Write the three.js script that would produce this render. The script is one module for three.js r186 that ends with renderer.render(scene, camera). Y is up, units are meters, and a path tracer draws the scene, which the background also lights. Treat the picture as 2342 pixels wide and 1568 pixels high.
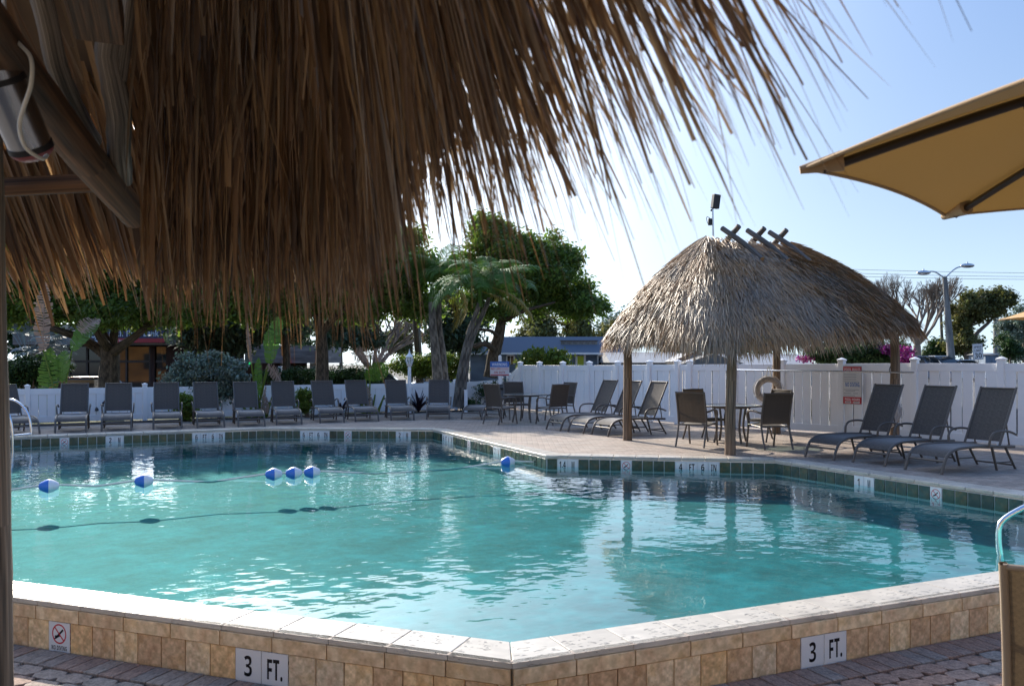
import * as THREE from 'three';
import { mergeGeometries } from 'three/addons/utils/BufferGeometryUtils.js';
import { RoundedBoxGeometry } from 'three/addons/geometries/RoundedBoxGeometry.js';

// ------------------------------------------------------------------ camera, sky, sun, exposure
const scene = new THREE.Scene();
const W = 1024, H = 685, EYE = 1.55;
const camera = new THREE.PerspectiveCamera(43.75, W / H, 0.05, 900);
camera.position.set(0, EYE, 0);
camera.lookAt(0, EYE, -10);
camera.setViewOffset(W, H, 0, -18.7, W, H);            // level camera with a little rise of the lens
camera.focus = 20; camera.userData.fStop = 6.3;
camera.updateProjectionMatrix(); camera.updateMatrixWorld();

const renderer = new THREE.WebGLRenderer({ antialias: true });
renderer.setSize(W, H);
renderer.toneMapping = THREE.LinearToneMapping;
renderer.toneMappingExposure = 1.75;
renderer.shadowMap.enabled = true;

const SUN_EL = 25 * Math.PI / 180, SUN_AZ = -28 * Math.PI / 180;     // azimuth from straight ahead, negative = left
const sunDir = new THREE.Vector3(Math.sin(SUN_AZ) * Math.cos(SUN_EL), Math.sin(SUN_EL), -Math.cos(SUN_AZ) * Math.cos(SUN_EL));
const sun = new THREE.DirectionalLight(new THREE.Color(1.0, 0.91, 0.78), 5.0);
sun.position.copy(sunDir).multiplyScalar(80); sun.target.position.set(0, 0, 0);
sun.castShadow = true; sun.shadow.mapSize.set(4096, 4096); sun.shadow.radius = 1;
Object.assign(sun.shadow.camera, { left: -50, right: 50, top: 50, bottom: -50, near: 1, far: 200 });
scene.add(sun); scene.add(sun.target);

{
  const w = 512, h = 256, d = new Float32Array(w * h * 4);
  const zen = [0.075, 0.175, 0.42], hor = [0.50, 0.635, 0.70];
  for (let j = 0; j < h; j++) for (let i = 0; i < w; i++) {
    const th = ((j + 0.5) / h - 0.5) * Math.PI, ph = ((i + 0.5) / w - 0.5) * 2 * Math.PI;
    const y = Math.sin(th), c = Math.cos(th), x = c * Math.cos(ph), z = c * Math.sin(ph);
    const g = Math.acos(Math.max(-1, Math.min(1, x * sunDir.x + y * sunDir.y + z * sunDir.z))) * 180 / Math.PI;
    const k = y > 0 ? Math.exp(-y / 0.2) : 1, near = 2.4 * Math.exp(-((g / 15) ** 2)) + 1.75 * Math.exp(-((g / 28) ** 2)) + 0.03 * Math.exp(-((g / 70) ** 2)), o = (j * w + i) * 4;
    const gl = [0.95, 0.98, 1.0];
    for (let q = 0; q < 3; q++) d[o + q] = zen[q] * (1 - k) + hor[q] * k + gl[q] * near;
    if (y < 0) { d[o] = 0.3; d[o + 1] = 0.29; d[o + 2] = 0.27; }
    d[o + 3] = 1;
  }
  const t = new THREE.DataTexture(d, w, h, THREE.RGBAFormat, THREE.FloatType);
  t.mapping = THREE.EquirectangularReflectionMapping; t.magFilter = t.minFilter = THREE.LinearFilter; t.needsUpdate = true;
  scene.background = t; scene.environment = t;
}

// ------------------------------------------------------------------ helpers
let seed = 20240611;
const rnd = () => { seed = (seed * 1664525 + 1013904223) >>> 0; return seed / 4294967296; };
const rr = (a, b) => a + (b - a) * rnd();
const gauss = () => (rnd() + rnd() + rnd() + rnd() - 2) * 1.0;
const V = (x, y, f) => new THREE.Vector3(x, y, -f);                 // x right, y up, f metres ahead of the camera
const v3 = (x, y, z) => new THREE.Vector3(x, y, z);
// measurements taken from the photograph (its 2342 x 1568 view): a point at a known distance, or on a level plane
const FP = 1950, CX = 1171, HY = 826;
const pix = (x, y, dist) => V((x - CX) / FP * dist, EYE - (y - HY) / FP * dist, dist);
const gnd = (x, y, h = 0) => { const f = FP * (EYE - h) / (y - HY); return [(x - CX) / FP * f, f]; };

const used = {};
function numbered(n) { const k = used[n] = (used[n] ?? -1) + 1; return k ? n + '_' + String(k).padStart(3, '0') : n; }
function mesh(name, geo, mat, parent) {
  const m = new THREE.Mesh(geo, mat); m.name = name; m.castShadow = m.receiveShadow = true; parent.add(m); return m;
}
function tag(o, label, category, group) { o.userData = { label, category }; if (group) o.userData.group = group; return o; }
function thing(name, label, category, pos = [0, 0, 0], turn = 0, group) {
  const g = new THREE.Group(); g.name = numbered(name); g.position.set(...pos); g.rotation.y = turn; scene.add(g);
  return tag(g, label, category, group);
}
function structure(name, geo, mat) { const m = mesh(numbered(name), geo, mat, scene); m.userData = { kind: 'structure' }; return m; }
function stuffPart(m) { m.userData = { kind: 'stuff' }; return m; }
function copyThing(o, pos, turn, label) {
  const c = o.clone(); c.name = numbered(o.name.replace(/_\d{3}$/, '')); c.position.set(...pos); c.rotation.set(0, turn, 0); scene.add(c);
  c.userData = { ...o.userData }; if (label) c.userData.label = label; return c;
}
const box = (w, h, d, x = 0, y = 0, z = 0) => new THREE.BoxGeometry(w, h, d).translate(x, y, z);
const rbox = (w, h, d, r = 0.006) => new RoundedBoxGeometry(w, h, d, 1, r);
function cyl(a, b, r0, r1 = r0, seg = 10) {
  const d = b.clone().sub(a), l = d.length(), g = new THREE.CylinderGeometry(r1, r0, l, seg, 1).translate(0, l / 2, 0);
  g.applyQuaternion(new THREE.Quaternion().setFromUnitVectors(v3(0, 1, 0), d.normalize())); return g.translate(a.x, a.y, a.z);
}
const tube = (pts, r, n = 24, seg = 8) => new THREE.TubeGeometry(new THREE.CatmullRomCurve3(pts), n, r, seg, false);
// a bent log: radius varies along the way
function log(pts, rs, n = 14, seg = 10, rough = 0.06) {
  const c = new THREE.CatmullRomCurve3(pts), g = new THREE.TubeGeometry(c, n, 1, seg, false), p = g.attributes.position, P = new THREE.Vector3(), C = new THREE.Vector3();
  const wob = Array.from({ length: (n + 1) * seg }, () => 1 + rr(-rough, rough));
  for (let i = 0; i <= n; i++) {
    const t = i / n, q = t * (rs.length - 1), a = Math.min(rs.length - 2, Math.floor(q)), r = rs[a] + (rs[a + 1] - rs[a]) * (q - a);
    c.getPointAt(t, C);
    for (let j = 0; j <= seg; j++) {
      const k = i * (seg + 1) + j; P.fromBufferAttribute(p, k).sub(C).multiplyScalar(r * wob[i * seg + (j % seg)]).add(C); p.setXYZ(k, P.x, P.y, P.z);
    }
  }
  const uv = g.attributes.uv, L = c.getLength(); for (let i = 0; i < uv.count; i++) uv.setXY(i, uv.getY(i), uv.getX(i) * L * 0.8);
  g.computeVertexNormals();
  const caps = [0, 1].map((e) => {
    const s = new THREE.CircleGeometry(rs[e ? rs.length - 1 : 0], seg), d = c.getTangentAt(e).multiplyScalar(e ? 1 : -1);
    s.applyQuaternion(new THREE.Quaternion().setFromUnitVectors(v3(0, 0, 1), d)); const q = c.getPointAt(e); return s.translate(q.x, q.y, q.z);
  });
  return mergeGeometries([g, ...caps]);
}
function worldUV(g, s = 1) { const p = g.attributes.position, u = new Float32Array(p.count * 2); for (let i = 0; i < p.count; i++) { u[i * 2] = p.getX(i) * s; u[i * 2 + 1] = p.getZ(i) * s; } g.setAttribute('uv', new THREE.BufferAttribute(u, 2)); return g; }
function flatPoly(pts, y, holes = []) {                              // pts as [x, forward]
  const s = new THREE.Shape(pts.map(([x, f]) => new THREE.Vector2(x, f)));
  for (const h of holes) s.holes.push(new THREE.Path(h.map(([x, f]) => new THREE.Vector2(x, f))));
  const g = new THREE.ShapeGeometry(s); g.rotateX(-Math.PI / 2); g.translate(0, y, 0); return worldUV(g);
}
const yaw = (dx, df) => Math.atan2(df, dx);                          // turn that carries local +x to (dx, df ahead)

// ------------------------------------------------------------------ textures
function lattice(P, s) { let q = s >>> 0; const a = new Float32Array(P * P); for (let i = 0; i < a.length; i++) { q = (q * 1664525 + 1013904223) >>> 0; a[i] = q / 4294967296; } return a; }
function noiseFn(P, s) {
  const a = lattice(P, s);
  return (u, v) => {
    u = ((u % 1) + 1) % 1 * P; v = ((v % 1) + 1) % 1 * P; const i = Math.floor(u), j = Math.floor(v), i1 = (i + 1) % P, j1 = (j + 1) % P;
    let x = u - i, y = v - j; x = x * x * (3 - 2 * x); y = y * y * (3 - 2 * y);
    return (a[j * P + i] * (1 - x) + a[j * P + i1] * x) * (1 - y) + (a[j1 * P + i] * (1 - x) + a[j1 * P + i1] * x) * y;
  };
}
function fbm(P, oct, s) { const f = Array.from({ length: oct }, (_, k) => noiseFn(P << k, s + k * 977)); return (u, v) => { let t = 0, a = 0.5, n = 0; for (const q of f) { t += a * q(u, v); n += a; a *= 0.55; } return t / n; }; }
function tex(n, fn, { srgb = false, float = false, m = n } = {}) {
  const d = float ? new Float32Array(n * m * 4) : new Uint8Array(n * m * 4);
  for (let j = 0; j < m; j++) for (let i = 0; i < n; i++) {
    const c = fn((i + 0.5) / n, (j + 0.5) / m), o = (j * n + i) * 4, k = float ? 1 : 255;
    if (typeof c === 'number') d[o] = d[o + 1] = d[o + 2] = c * k; else { d[o] = c[0] * k; d[o + 1] = c[1] * k; d[o + 2] = c[2] * k; }
    d[o + 3] = k;
  }
  const t = new THREE.DataTexture(d, n, m, THREE.RGBAFormat, float ? THREE.FloatType : THREE.UnsignedByteType);
  t.wrapS = t.wrapT = THREE.RepeatWrapping; t.magFilter = t.minFilter = THREE.LinearFilter; if (srgb) t.colorSpace = THREE.SRGBColorSpace; t.needsUpdate = true; return t;
}
const rep = (t, x, y = x) => { const c = t.clone(); c.repeat.set(x, y); c.needsUpdate = true; return c; };
const cl = (x) => Math.max(0, Math.min(1, x));
const nA = fbm(6, 5, 11), nB = fbm(5, 4, 77), nC = fbm(20, 3, 131), nD = fbm(3, 3, 919);
const grainTex = tex(512, (u, v) => 0.72 + 0.4 * (nA(u, v) - 0.5) + 0.25 * (nC(u, v) - 0.5), { srgb: true });
const fineBump = tex(512, (u, v) => cl(0.5 * nC(u, v) + 0.5 * nA(u * 2, v * 2)));
const woodTex = tex(256, (u, v) => { const g = nB(u * 3 + 0.12 * nA(u, v), v * 0.25), f = nC(u * 2, v * 0.2); const k = cl(0.35 + 0.65 * g + 0.5 * (f - 0.5)); return [k, k * 0.97, k * 0.93]; }, { srgb: true });
const woodBump = tex(256, (u, v) => cl(0.6 * nB(u * 3 + 0.12 * nA(u, v), v * 0.25) + 0.5 * nC(u * 2, v * 0.2)));
const travTex = tex(512, (u, v) => {
  const b = nA(u, v), vein = nB(u * 0.6 + 0.08 * b, v * 2.4), pit = nC(u * 1, v * 2.2) ; let k = 0.86 + 0.16 * (b - 0.5) + 0.12 * (vein - 0.5);
  const p = pit > 0.66 && nD(u * 2, v * 2) > 0.48 ? Math.min(1, (pit - 0.66) * 12) : 0; k -= 0.3 * p; return [cl(k), cl(k * 0.985), cl(k * 0.95)];
}, { srgb: true });
const travBump = tex(512, (u, v) => { const pit = nC(u, v * 2.2), p = pit > 0.66 && nD(u * 2, v * 2) > 0.48 ? Math.min(1, (pit - 0.66) * 12) : 0; return cl(0.7 + 0.2 * (nA(u, v) - 0.5) - 0.6 * p); });
const stoneTex = tex(512, (u, v) => {
  const a = nA(u, v), b = nB(u * 1.3 + a * 0.2, v), c = nC(u, v), w = cl((b - 0.42) * 3), x = cl((nD(u * 2, v * 2) - 0.55) * 4);
  const base = [0.86, 0.77, 0.63], br = [0.72, 0.57, 0.43], or = [0.86, 0.69, 0.43];
  return [0, 1, 2].map((q) => cl((base[q] * (1 - 0.55 * w) + br[q] * 0.55 * w) * (1 - 0.3 * x) + or[q] * 0.3 * x + 0.30 * (c - 0.5)));
}, { srgb: true });
const slateTex = tex(512, (u, v) => {
  const a = nA(u, v), b = cl((nB(u * 1.5, v * 1.5) - 0.42) * 3.5), c = nC(u, v), g = [0.28, 0.40, 0.37], br = [0.46, 0.41, 0.31];
  return [0, 1, 2].map((q) => cl(g[q] * (1 - b * 0.8) + br[q] * b * 0.8 + 0.2 * (a - 0.5) + 0.12 * (c - 0.5)));
}, { srgb: true });
// small deck pavers, too far off to be told apart: 0.2 x 0.1 m in a running bond over 2 m
const bond = (u, v) => {
  const R = 20, C = 10, row = Math.floor(v * R), x = u * C + (row % 2) * 0.5, col = Math.floor(x) % C, fx = x - Math.floor(x), fy = v * R - row;
  const e = Math.min(fx * 0.2, (1 - fx) * 0.2, fy * 0.1, (1 - fy) * 0.1);
  return [e, (Math.sin(row * 127.1 + col * 311.7) * 43758.5453) % 1];
};
const deckTex = tex(1024, (u, v) => {
  const [e, h] = bond(u, v), q = Math.abs(h), n = nA(u, v), c = nC(u * 2, v * 2); let k = 0.80 + 0.14 * (q - 0.5) + 0.12 * (n - 0.5) + 0.14 * (c - 0.5); if (e < 0.006) k *= 0.78;
  const pk = (q * 7.3) % 1; return [cl(k), cl(k * (0.95 - 0.04 * pk)), cl(k * (0.90 - 0.05 * pk))];
}, { srgb: true });
const deckBump = tex(1024, (u, v) => { const [e] = bond(u, v); return cl(Math.min(1, e / 0.012) * 0.8 + 0.2 * nC(u * 2, v * 2)); });
const paverTex = tex(512, (u, v) => { const k = cl(0.74 + 0.3 * (nA(u * 2, v * 2) - 0.5) + 0.35 * (nC(u * 2, v * 2) - 0.5)); return [k, k * 0.98, k * 0.96]; }, { srgb: true });
const waterBump = (() => {                                           // ripples over 5 m, many small crossing waves
  const n = 1024, waves = [];
  for (let k = 0; k < 60; k++) {
    const m = Math.exp(rr(Math.log(10), Math.log(105))), a = rr(-1.05, 1.05) + (k % 4 === 0 ? Math.PI / 2 : 0), kx = Math.round(m * Math.sin(a)), ky = Math.round(m * Math.cos(a));
    waves.push([kx, ky, rnd() * 6.283, 1 / Math.pow(Math.hypot(kx, ky) + 1, 1.25)]);
  }
  const s = waves.reduce((t, w) => t + w[3] * w[3], 0) ** 0.5;
  const calm = fbm(3, 2, 555);
  return tex(n, (u, v) => { let t = 0; for (const [a, b, p, w] of waves) t += w * Math.sin(6.28318 * (a * u + b * v) + p); return 0.5 + t / s * 0.22 * (0.5 + 0.9 * calm(u, v)); }, { float: true });
})();
const meshTex = tex(256, (u, v) => { const k = 0.72 + 0.14 * Math.sign(Math.sin(u * 400)) * Math.sign(Math.sin(v * 400)) + 0.3 * (nA(u * 2, v * 2) - 0.5); return cl(k); }, { srgb: true });
const asphaltTex = tex(512, (u, v) => cl(0.62 + 0.35 * (nA(u, v) - 0.5) + 0.3 * (nC(u * 2, v * 2) - 0.5)), { srgb: true });

function card(w, h, draw) { const c = document.createElement('canvas'); c.width = w; c.height = h; const x = c.getContext('2d'); draw(x, w, h); const t = new THREE.CanvasTexture(c); t.colorSpace = THREE.SRGBColorSpace; t.magFilter = THREE.LinearFilter; return t; }
function squeezed(x, s, cx, cy, wide, size, font = 'sans-serif', weight = 'bold') { x.save(); x.font = `${weight} ${size}px ${font}`; x.textAlign = 'center'; x.textBaseline = 'middle'; const m = x.measureText(s).width; x.translate(cx, cy); x.scale(wide / m, 1); x.fillText(s, 0, 0); x.restore(); }

// ------------------------------------------------------------------ materials
const lin = (r, g, b) => new THREE.Color().setRGB(r, g, b);
const std = (c, o = {}) => new THREE.MeshStandardMaterial({ color: c, roughness: 0.7, side: THREE.DoubleSide, ...o });
const phy = (c, o = {}) => new THREE.MeshPhysicalMaterial({ color: c, roughness: 0.7, side: THREE.DoubleSide, ...o });
const M = {
  deck: std(lin(0.52, 0.49, 0.455), { map: rep(deckTex, 0.5), bumpMap: rep(deckBump, 0.5), bumpScale: 0.006, roughness: 0.75 }),
  sand: std(lin(0.17, 0.15, 0.13), { map: rep(grainTex, 1.3), bumpMap: rep(fineBump, 3), bumpScale: 0.004, roughness: 0.95 }),
  asphalt: std(lin(0.11, 0.11, 0.115), { map: rep(asphaltTex, 0.3), roughness: 0.92 }),
  grass: std(lin(0.16, 0.19, 0.05), { map: rep(grainTex, 0.5), bumpMap: rep(fineBump, 1), bumpScale: 0.05, roughness: 1 }),
  mulch: std(lin(0.12, 0.08, 0.055), { map: rep(grainTex, 1), bumpMap: rep(fineBump, 2), bumpScale: 0.03, roughness: 1 }),
  coping: std(lin(0.72, 0.66, 0.58), { map: travTex, bumpMap: travBump, bumpScale: 0.002, roughness: 0.34 }),
  grout: std(lin(0.60, 0.56, 0.50), { roughness: 0.9 }),
  poolGrout: std(lin(0.62, 0.62, 0.58), { roughness: 0.8 }),
  plaster: std(lin(0.045, 0.30, 0.31), { map: rep(grainTex, 0.4), roughness: 0.8 }),
  poolWall: std(lin(0.10, 0.50, 0.52), { map: rep(grainTex, 0.4), roughness: 0.8 }),
  water: phy(lin(0.60, 0.93, 0.94), { transmission: 1, thickness: 0, roughness: 0.0, ior: 1.33, bumpMap: rep(waterBump, 0.2), bumpScale: 0.0034 }),
  white: std(lin(0.78, 0.78, 0.78), { roughness: 0.42, map: rep(grainTex, 0.3), side: THREE.FrontSide }),
  vinyl: std(lin(0.88, 0.875, 0.87), { roughness: 0.38 }),
  wood: std(lin(0.38, 0.20, 0.095), { map: woodTex, bumpMap: woodBump, bumpScale: 0.006, roughness: 0.75 }),
  postWood: std(lin(0.48, 0.345, 0.235), { map: rep(woodTex, 2, 1), bumpMap: rep(woodBump, 2, 1), bumpScale: 0.008, roughness: 0.8 }),
  greyWood: std(lin(0.70, 0.63, 0.55), { map: rep(woodTex, 2, 1), bumpMap: rep(woodBump, 2, 1), bumpScale: 0.008, roughness: 0.75 }),
  ridgeWood: std(lin(0.33, 0.29, 0.26), { map: rep(woodTex, 2, 1), bumpMap: rep(woodBump, 2, 1), bumpScale: 0.008, roughness: 0.75 }),
  endGrain: std(lin(0.36, 0.19, 0.08), { roughness: 0.85 }),
  bark: std(lin(0.23, 0.18, 0.135), { map: rep(woodTex, 2, 3), bumpMap: rep(fineBump, 2, 3), bumpScale: 0.02, roughness: 0.95 }),
  palmBark: std(lin(0.40, 0.37, 0.33), { map: rep(woodTex, 1, 2), bumpMap: rep(fineBump, 2, 8), bumpScale: 0.02, roughness: 0.95 }),
  twig: std(lin(0.20, 0.165, 0.135), { roughness: 0.95 }),
  sling: phy(lin(0.18, 0.148, 0.125), { map: rep(meshTex, 2), roughness: 0.85, transmission: 0.26, thickness: 0 }),
  slingBrown: phy(lin(0.15, 0.112, 0.08), { map: rep(meshTex, 2), roughness: 0.85, transmission: 0.24, thickness: 0 }),
  slingTan: phy(lin(0.34, 0.235, 0.13), { map: rep(meshTex, 2), roughness: 0.85, transmission: 0.22, thickness: 0 }),
  frame: std(lin(0.12, 0.10, 0.085), { roughness: 0.42, metalness: 0.35 }),
  frameTan: std(lin(0.34, 0.26, 0.18), { roughness: 0.45, metalness: 0.2 }),
  chrome: std(lin(0.75, 0.76, 0.78), { roughness: 0.12, metalness: 1 }),
  steel: std(lin(0.62, 0.63, 0.65), { roughness: 0.24, metalness: 1 }),
  black: std(lin(0.02, 0.02, 0.022), { roughness: 0.5 }),
  canvas: phy(lin(0.42, 0.235, 0.06), { roughness: 0.95, transmission: 0.13, bumpMap: rep(fineBump, 14), bumpScale: 0.0008, thickness: 0 }),
  canvasEdge: std(lin(0.46, 0.33, 0.20), { roughness: 0.9 }),
  rib: std(lin(0.035, 0.026, 0.022), { roughness: 0.4 }),
  floatBlue: std(lin(0.05, 0.19, 0.62), { roughness: 0.35 }),
  floatWhite: std(lin(0.80, 0.80, 0.82), { roughness: 0.35 }),
  rope: std(lin(0.72, 0.70, 0.62), { roughness: 0.8 }),
  ring: std(lin(0.86, 0.76, 0.68), { map: grainTex, roughness: 0.7 }),
  glassTop: phy(lin(0.78, 0.90, 0.86), { transmission: 0.85, thickness: 0, roughness: 0.08, ior: 1.5 }),
  leaf: phy(lin(0.175, 0.27, 0.045), { specularIntensity: 0.4, roughness: 0.72, transmission: 0.6, thickness: 0 }),
  leafSilver: phy(lin(0.17, 0.225, 0.17), { roughness: 0.8, transmission: 0.2, thickness: 0 }),
  leafYellow: phy(lin(0.20, 0.27, 0.04), { specularIntensity: 0.4, roughness: 0.7, transmission: 0.4, thickness: 0 }),
  leafDark: phy(lin(0.05, 0.10, 0.03), { specularIntensity: 0.4, roughness: 0.7, transmission: 0.3, thickness: 0 }),
  leafOlive: phy(lin(0.16, 0.165, 0.05), { specularIntensity: 0.4, roughness: 0.8, transmission: 0.4, thickness: 0 }),
  needle: phy(lin(0.08, 0.12, 0.07), { specularIntensity: 0.4, roughness: 0.85, transmission: 0.25, thickness: 0 }),
  bluePalm: phy(lin(0.20, 0.27, 0.30), { roughness: 0.7, transmission: 0.25, thickness: 0 }),
  palm: phy(lin(0.11, 0.22, 0.035), { specularIntensity: 0.4, roughness: 0.65, transmission: 0.45, thickness: 0 }),
  palmYellow: phy(lin(0.38, 0.29, 0.06), { specularIntensity: 0.4, roughness: 0.6, transmission: 0.4, thickness: 0 }),
  banana: phy(lin(0.16, 0.30, 0.04), { specularIntensity: 0.4, roughness: 0.5, transmission: 0.45, thickness: 0 }),
  bananaDry: phy(lin(0.36, 0.24, 0.17), { roughness: 0.85, transmission: 0.25, thickness: 0 }),
  purple: phy(lin(0.035, 0.018, 0.03), { roughness: 0.45, transmission: 0.15, thickness: 0 }),
  magenta: phy(lin(0.36, 0.02, 0.24), { roughness: 0.7, transmission: 0.4, thickness: 0 }),
  stucco: std(lin(0.47, 0.44, 0.42), { map: rep(grainTex, 0.4), roughness: 0.9 }),
  brick: std(lin(0.10, 0.055, 0.05), { map: rep(grainTex, 1), roughness: 0.9 }),
  darkGlass: std(lin(0.02, 0.024, 0.028), { roughness: 0.03, metalness: 0 }),
  mullion: std(lin(0.03, 0.025, 0.025), { roughness: 0.5 }),
  blueWall: std(lin(0.36, 0.46, 0.60), { map: rep(grainTex, 0.4), roughness: 0.85 }),
  blueRoof: std(lin(0.29, 0.37, 0.49), { map: rep(grainTex, 0.5), roughness: 0.8 }),
  whiteRoof: std(lin(0.74, 0.75, 0.77), { map: rep(grainTex, 0.3), roughness: 0.6 }),
  trimBrown: std(lin(0.19, 0.10, 0.07), { roughness: 0.8 }),
  orangeWall: std(lin(0.72, 0.36, 0.10), { map: rep(grainTex, 0.4), roughness: 0.9 }),
  concrete: std(lin(0.40, 0.385, 0.36), { map: rep(grainTex, 0.7), roughness: 0.9 }),
  carWhite: phy(lin(0.72, 0.73, 0.75), { roughness: 0.3, clearcoat: 0.8, clearcoatRoughness: 0.05 }),
  carBlue: phy(lin(0.10, 0.14, 0.22), { roughness: 0.3, clearcoat: 0.8, clearcoatRoughness: 0.05 }),
  carBlack: phy(lin(0.02, 0.022, 0.026), { roughness: 0.25, clearcoat: 0.8, clearcoatRoughness: 0.05 }),
  carOrange: phy(lin(0.55, 0.10, 0.03), { roughness: 0.3, clearcoat: 0.8, clearcoatRoughness: 0.05 }),
  redPlastic: std(lin(0.30, 0.08, 0.09), { roughness: 0.5 }),
  limeDoor: std(lin(0.55, 0.62, 0.05), { roughness: 0.6 }),
  wire: std(lin(0.18, 0.18, 0.19), { roughness: 0.6 }),
};
const thatchMats = [[0.27, 0.145, 0.058], [0.18, 0.092, 0.036], [0.42, 0.25, 0.11], [0.10, 0.052, 0.024], [0.24, 0.125, 0.048], [0.31, 0.205, 0.11]].map((c) => phy(lin(...c), { roughness: 0.6, transmission: 0.38, thickness: 0 }));
const tikiThatch = phy(lin(0.95, 0.95, 0.95), { roughness: 0.5, transmission: 0.12, thickness: 0, vertexColors: true });

// ------------------------------------------------------------------ ground
// plan of the pool's water edge, [x, metres ahead]
const POOL = [[-0.01, 4.73], [6.9, 7.8], [5.93, 9.88], [4.17, 13.49], [0.58, 14.12], [-1.81, 19.63], [-5.78, 19.88], [-15, 15.2], [-14, 10.0]];
const FLOOR = -0.55, WL = -0.18, NEARG = -0.30;
const near0 = POOL[0], dirL = [-0.9365, 0.351], dirR = [0.914, 0.4057];
const outer = (k, w) => {                                             // point on the outer face of the near walls
  const nL = [-0.351, -0.9365], nR = [0.4057, -0.914];
  // mitre at the corner
  const a = [near0[0] + nL[0] * w, near0[1] + nL[1] * w], b = [near0[0] + nR[0] * w, near0[1] + nR[1] * w];
  const det = dirL[0] * -dirR[1] + dirR[0] * dirL[1], t = ((b[0] - a[0]) * -dirR[1] + dirR[0] * (b[1] - a[1])) / det;
  const c = [a[0] + dirL[0] * t, a[1] + dirL[1] * t];
  return k === 0 ? c : k < 0 ? [c[0] - dirL[0] * k, c[1] - dirL[1] * k] : [c[0] + dirR[0] * k, c[1] + dirR[1] * k];
};
const CW = 0.32;
const compound = [[-20, 2], [-20, 16.5], [-9.64, 22.7], [-1.8, 27.5], [-0.1, 28.8], [1.7, 26], [4.1, 21.7], [7.1, 18.7], [14, 10.5], [14, -6], [-20, -6]];
structure('ground', flatPoly([[-400, -60], [-400, 500], [400, 500], [400, -60]], -0.5, [compound]), M.asphalt);
structure('raised_street', flatPoly([[9, 33], [-5, 75], [-5, 400], [300, 400], [300, 0], [26, 4]], 0.22), M.asphalt);
structure('grass_verge', flatPoly([[-26, 29], [-9, 34], [2, 36], [2, 33], [-9, 30.5], [-22, 24]], -0.49), M.grass);
// raised far deck: everything beyond the near walls
const oL = outer(-9.5, CW), oR = outer(8.5, CW), oC = outer(0, CW);
const farDeck = [[-20, 15], [-9.66, 22.7], [-1.8, 27.5], [-0.1, 28.8], [1.7, 26], [4.1, 21.7], [7.1, 18.7], [14, 10.5], [14, oR[1] + 1.2], oR, oC, oL, [-20, oL[1] + 1]];
const holePts = POOL.map(([x, f]) => { const cx = -2.5, cf = 12, d = Math.hypot(x - cx, f - cf); return [x + (x - cx) / d * 0.30, f + (f - cf) / d * 0.30]; });
holePts[0] = outer(0, CW - 0.05); holePts[1] = [7.2, 7.66]; holePts[8] = [-14.3, 9.9];
structure('paved_deck', flatPoly(farDeck, 0, [holePts]), M.deck);
structure('sand_bed', flatPoly([[-20, -6], [14, -6], [14, 9.5], [8.5, 8.6], outer(0, -0.02), [-12, 9.4], [-20, 12]], NEARG - 0.022), M.sand);
structure('planting_bed', flatPoly([[-16, 17.6], [-9.9, 21.4], [-1.9, 26.3], [-0.6, 27.4], [-0.5, 28], [-1.8, 27.15], [-9.65, 22.3], [-16, 18.6]], 0.012), M.mulch);

// ------------------------------------------------------------------ pool
const pool = new THREE.Group(); pool.name = 'swimming_pool'; pool.userData = { kind: 'structure' }; scene.add(pool);
mesh('pool_floor', (() => {
  const g = flatPoly(POOL, 0), p = g.attributes.position; for (let i = 0; i < p.count; i++) p.setY(i, 0); return g.translate(0, FLOOR, 0);
})(), M.plaster, pool);
for (let i = 0; i < POOL.length; i++) {
  const a = POOL[i], b = POOL[(i + 1) % POOL.length], l = Math.hypot(b[0] - a[0], b[1] - a[1]);
  const g = new THREE.PlaneGeometry(l, -FLOOR - 0.05).translate(l / 2, (FLOOR - 0.05) / 2, 0); g.rotateY(yaw(b[0] - a[0], b[1] - a[1])); g.translate(a[0], 0, -a[1]);
  mesh('pool_wall', g, M.poolWall, pool);
}
structure('pool_water', flatPoly(POOL, WL), M.water);

// marker tiles
const tileArt = {};
function marker(s) {
  if (tileArt[s]) return tileArt[s];
  const t = card(128, 128, (x) => {
    x.fillStyle = '#e9e7e3'; x.fillRect(0, 0, 128, 128); x.fillStyle = '#0d0d10';
    if (s === 'no' || s === 'NO DIVING') {
      const cy = s === 'no' ? 64 : 50, R = s === 'no' ? 46 : 40;
      x.strokeStyle = '#16161a'; x.lineWidth = 9; x.beginPath(); x.moveTo(42, cy + 20); x.lineTo(88, cy - 20); x.stroke(); x.beginPath(); x.arc(44, cy + 14, 7, 0, 7); x.fill(); x.lineWidth = 5; x.beginPath(); x.moveTo(34, cy + 24); x.lineTo(72, cy + 6); x.stroke();
      x.strokeStyle = '#c8202a'; x.lineWidth = 6; x.beginPath(); x.arc(64, cy, R, 0, 7); x.moveTo(64 - R * 0.7, cy - R * 0.7); x.lineTo(64 + R * 0.7, cy + R * 0.7); x.stroke();
      if (s !== 'no') squeezed(x, 'NO DIVING', 64, 111, 96, 26);
    } else squeezed(x, s, 64, 66, s.length === 1 ? 44 : s.length === 2 ? 72 : 84, 112);
  });
  return (tileArt[s] = std(lin(0.9, 0.9, 0.9), { map: t, roughness: 0.25, side: THREE.FrontSide }));
}
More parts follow.
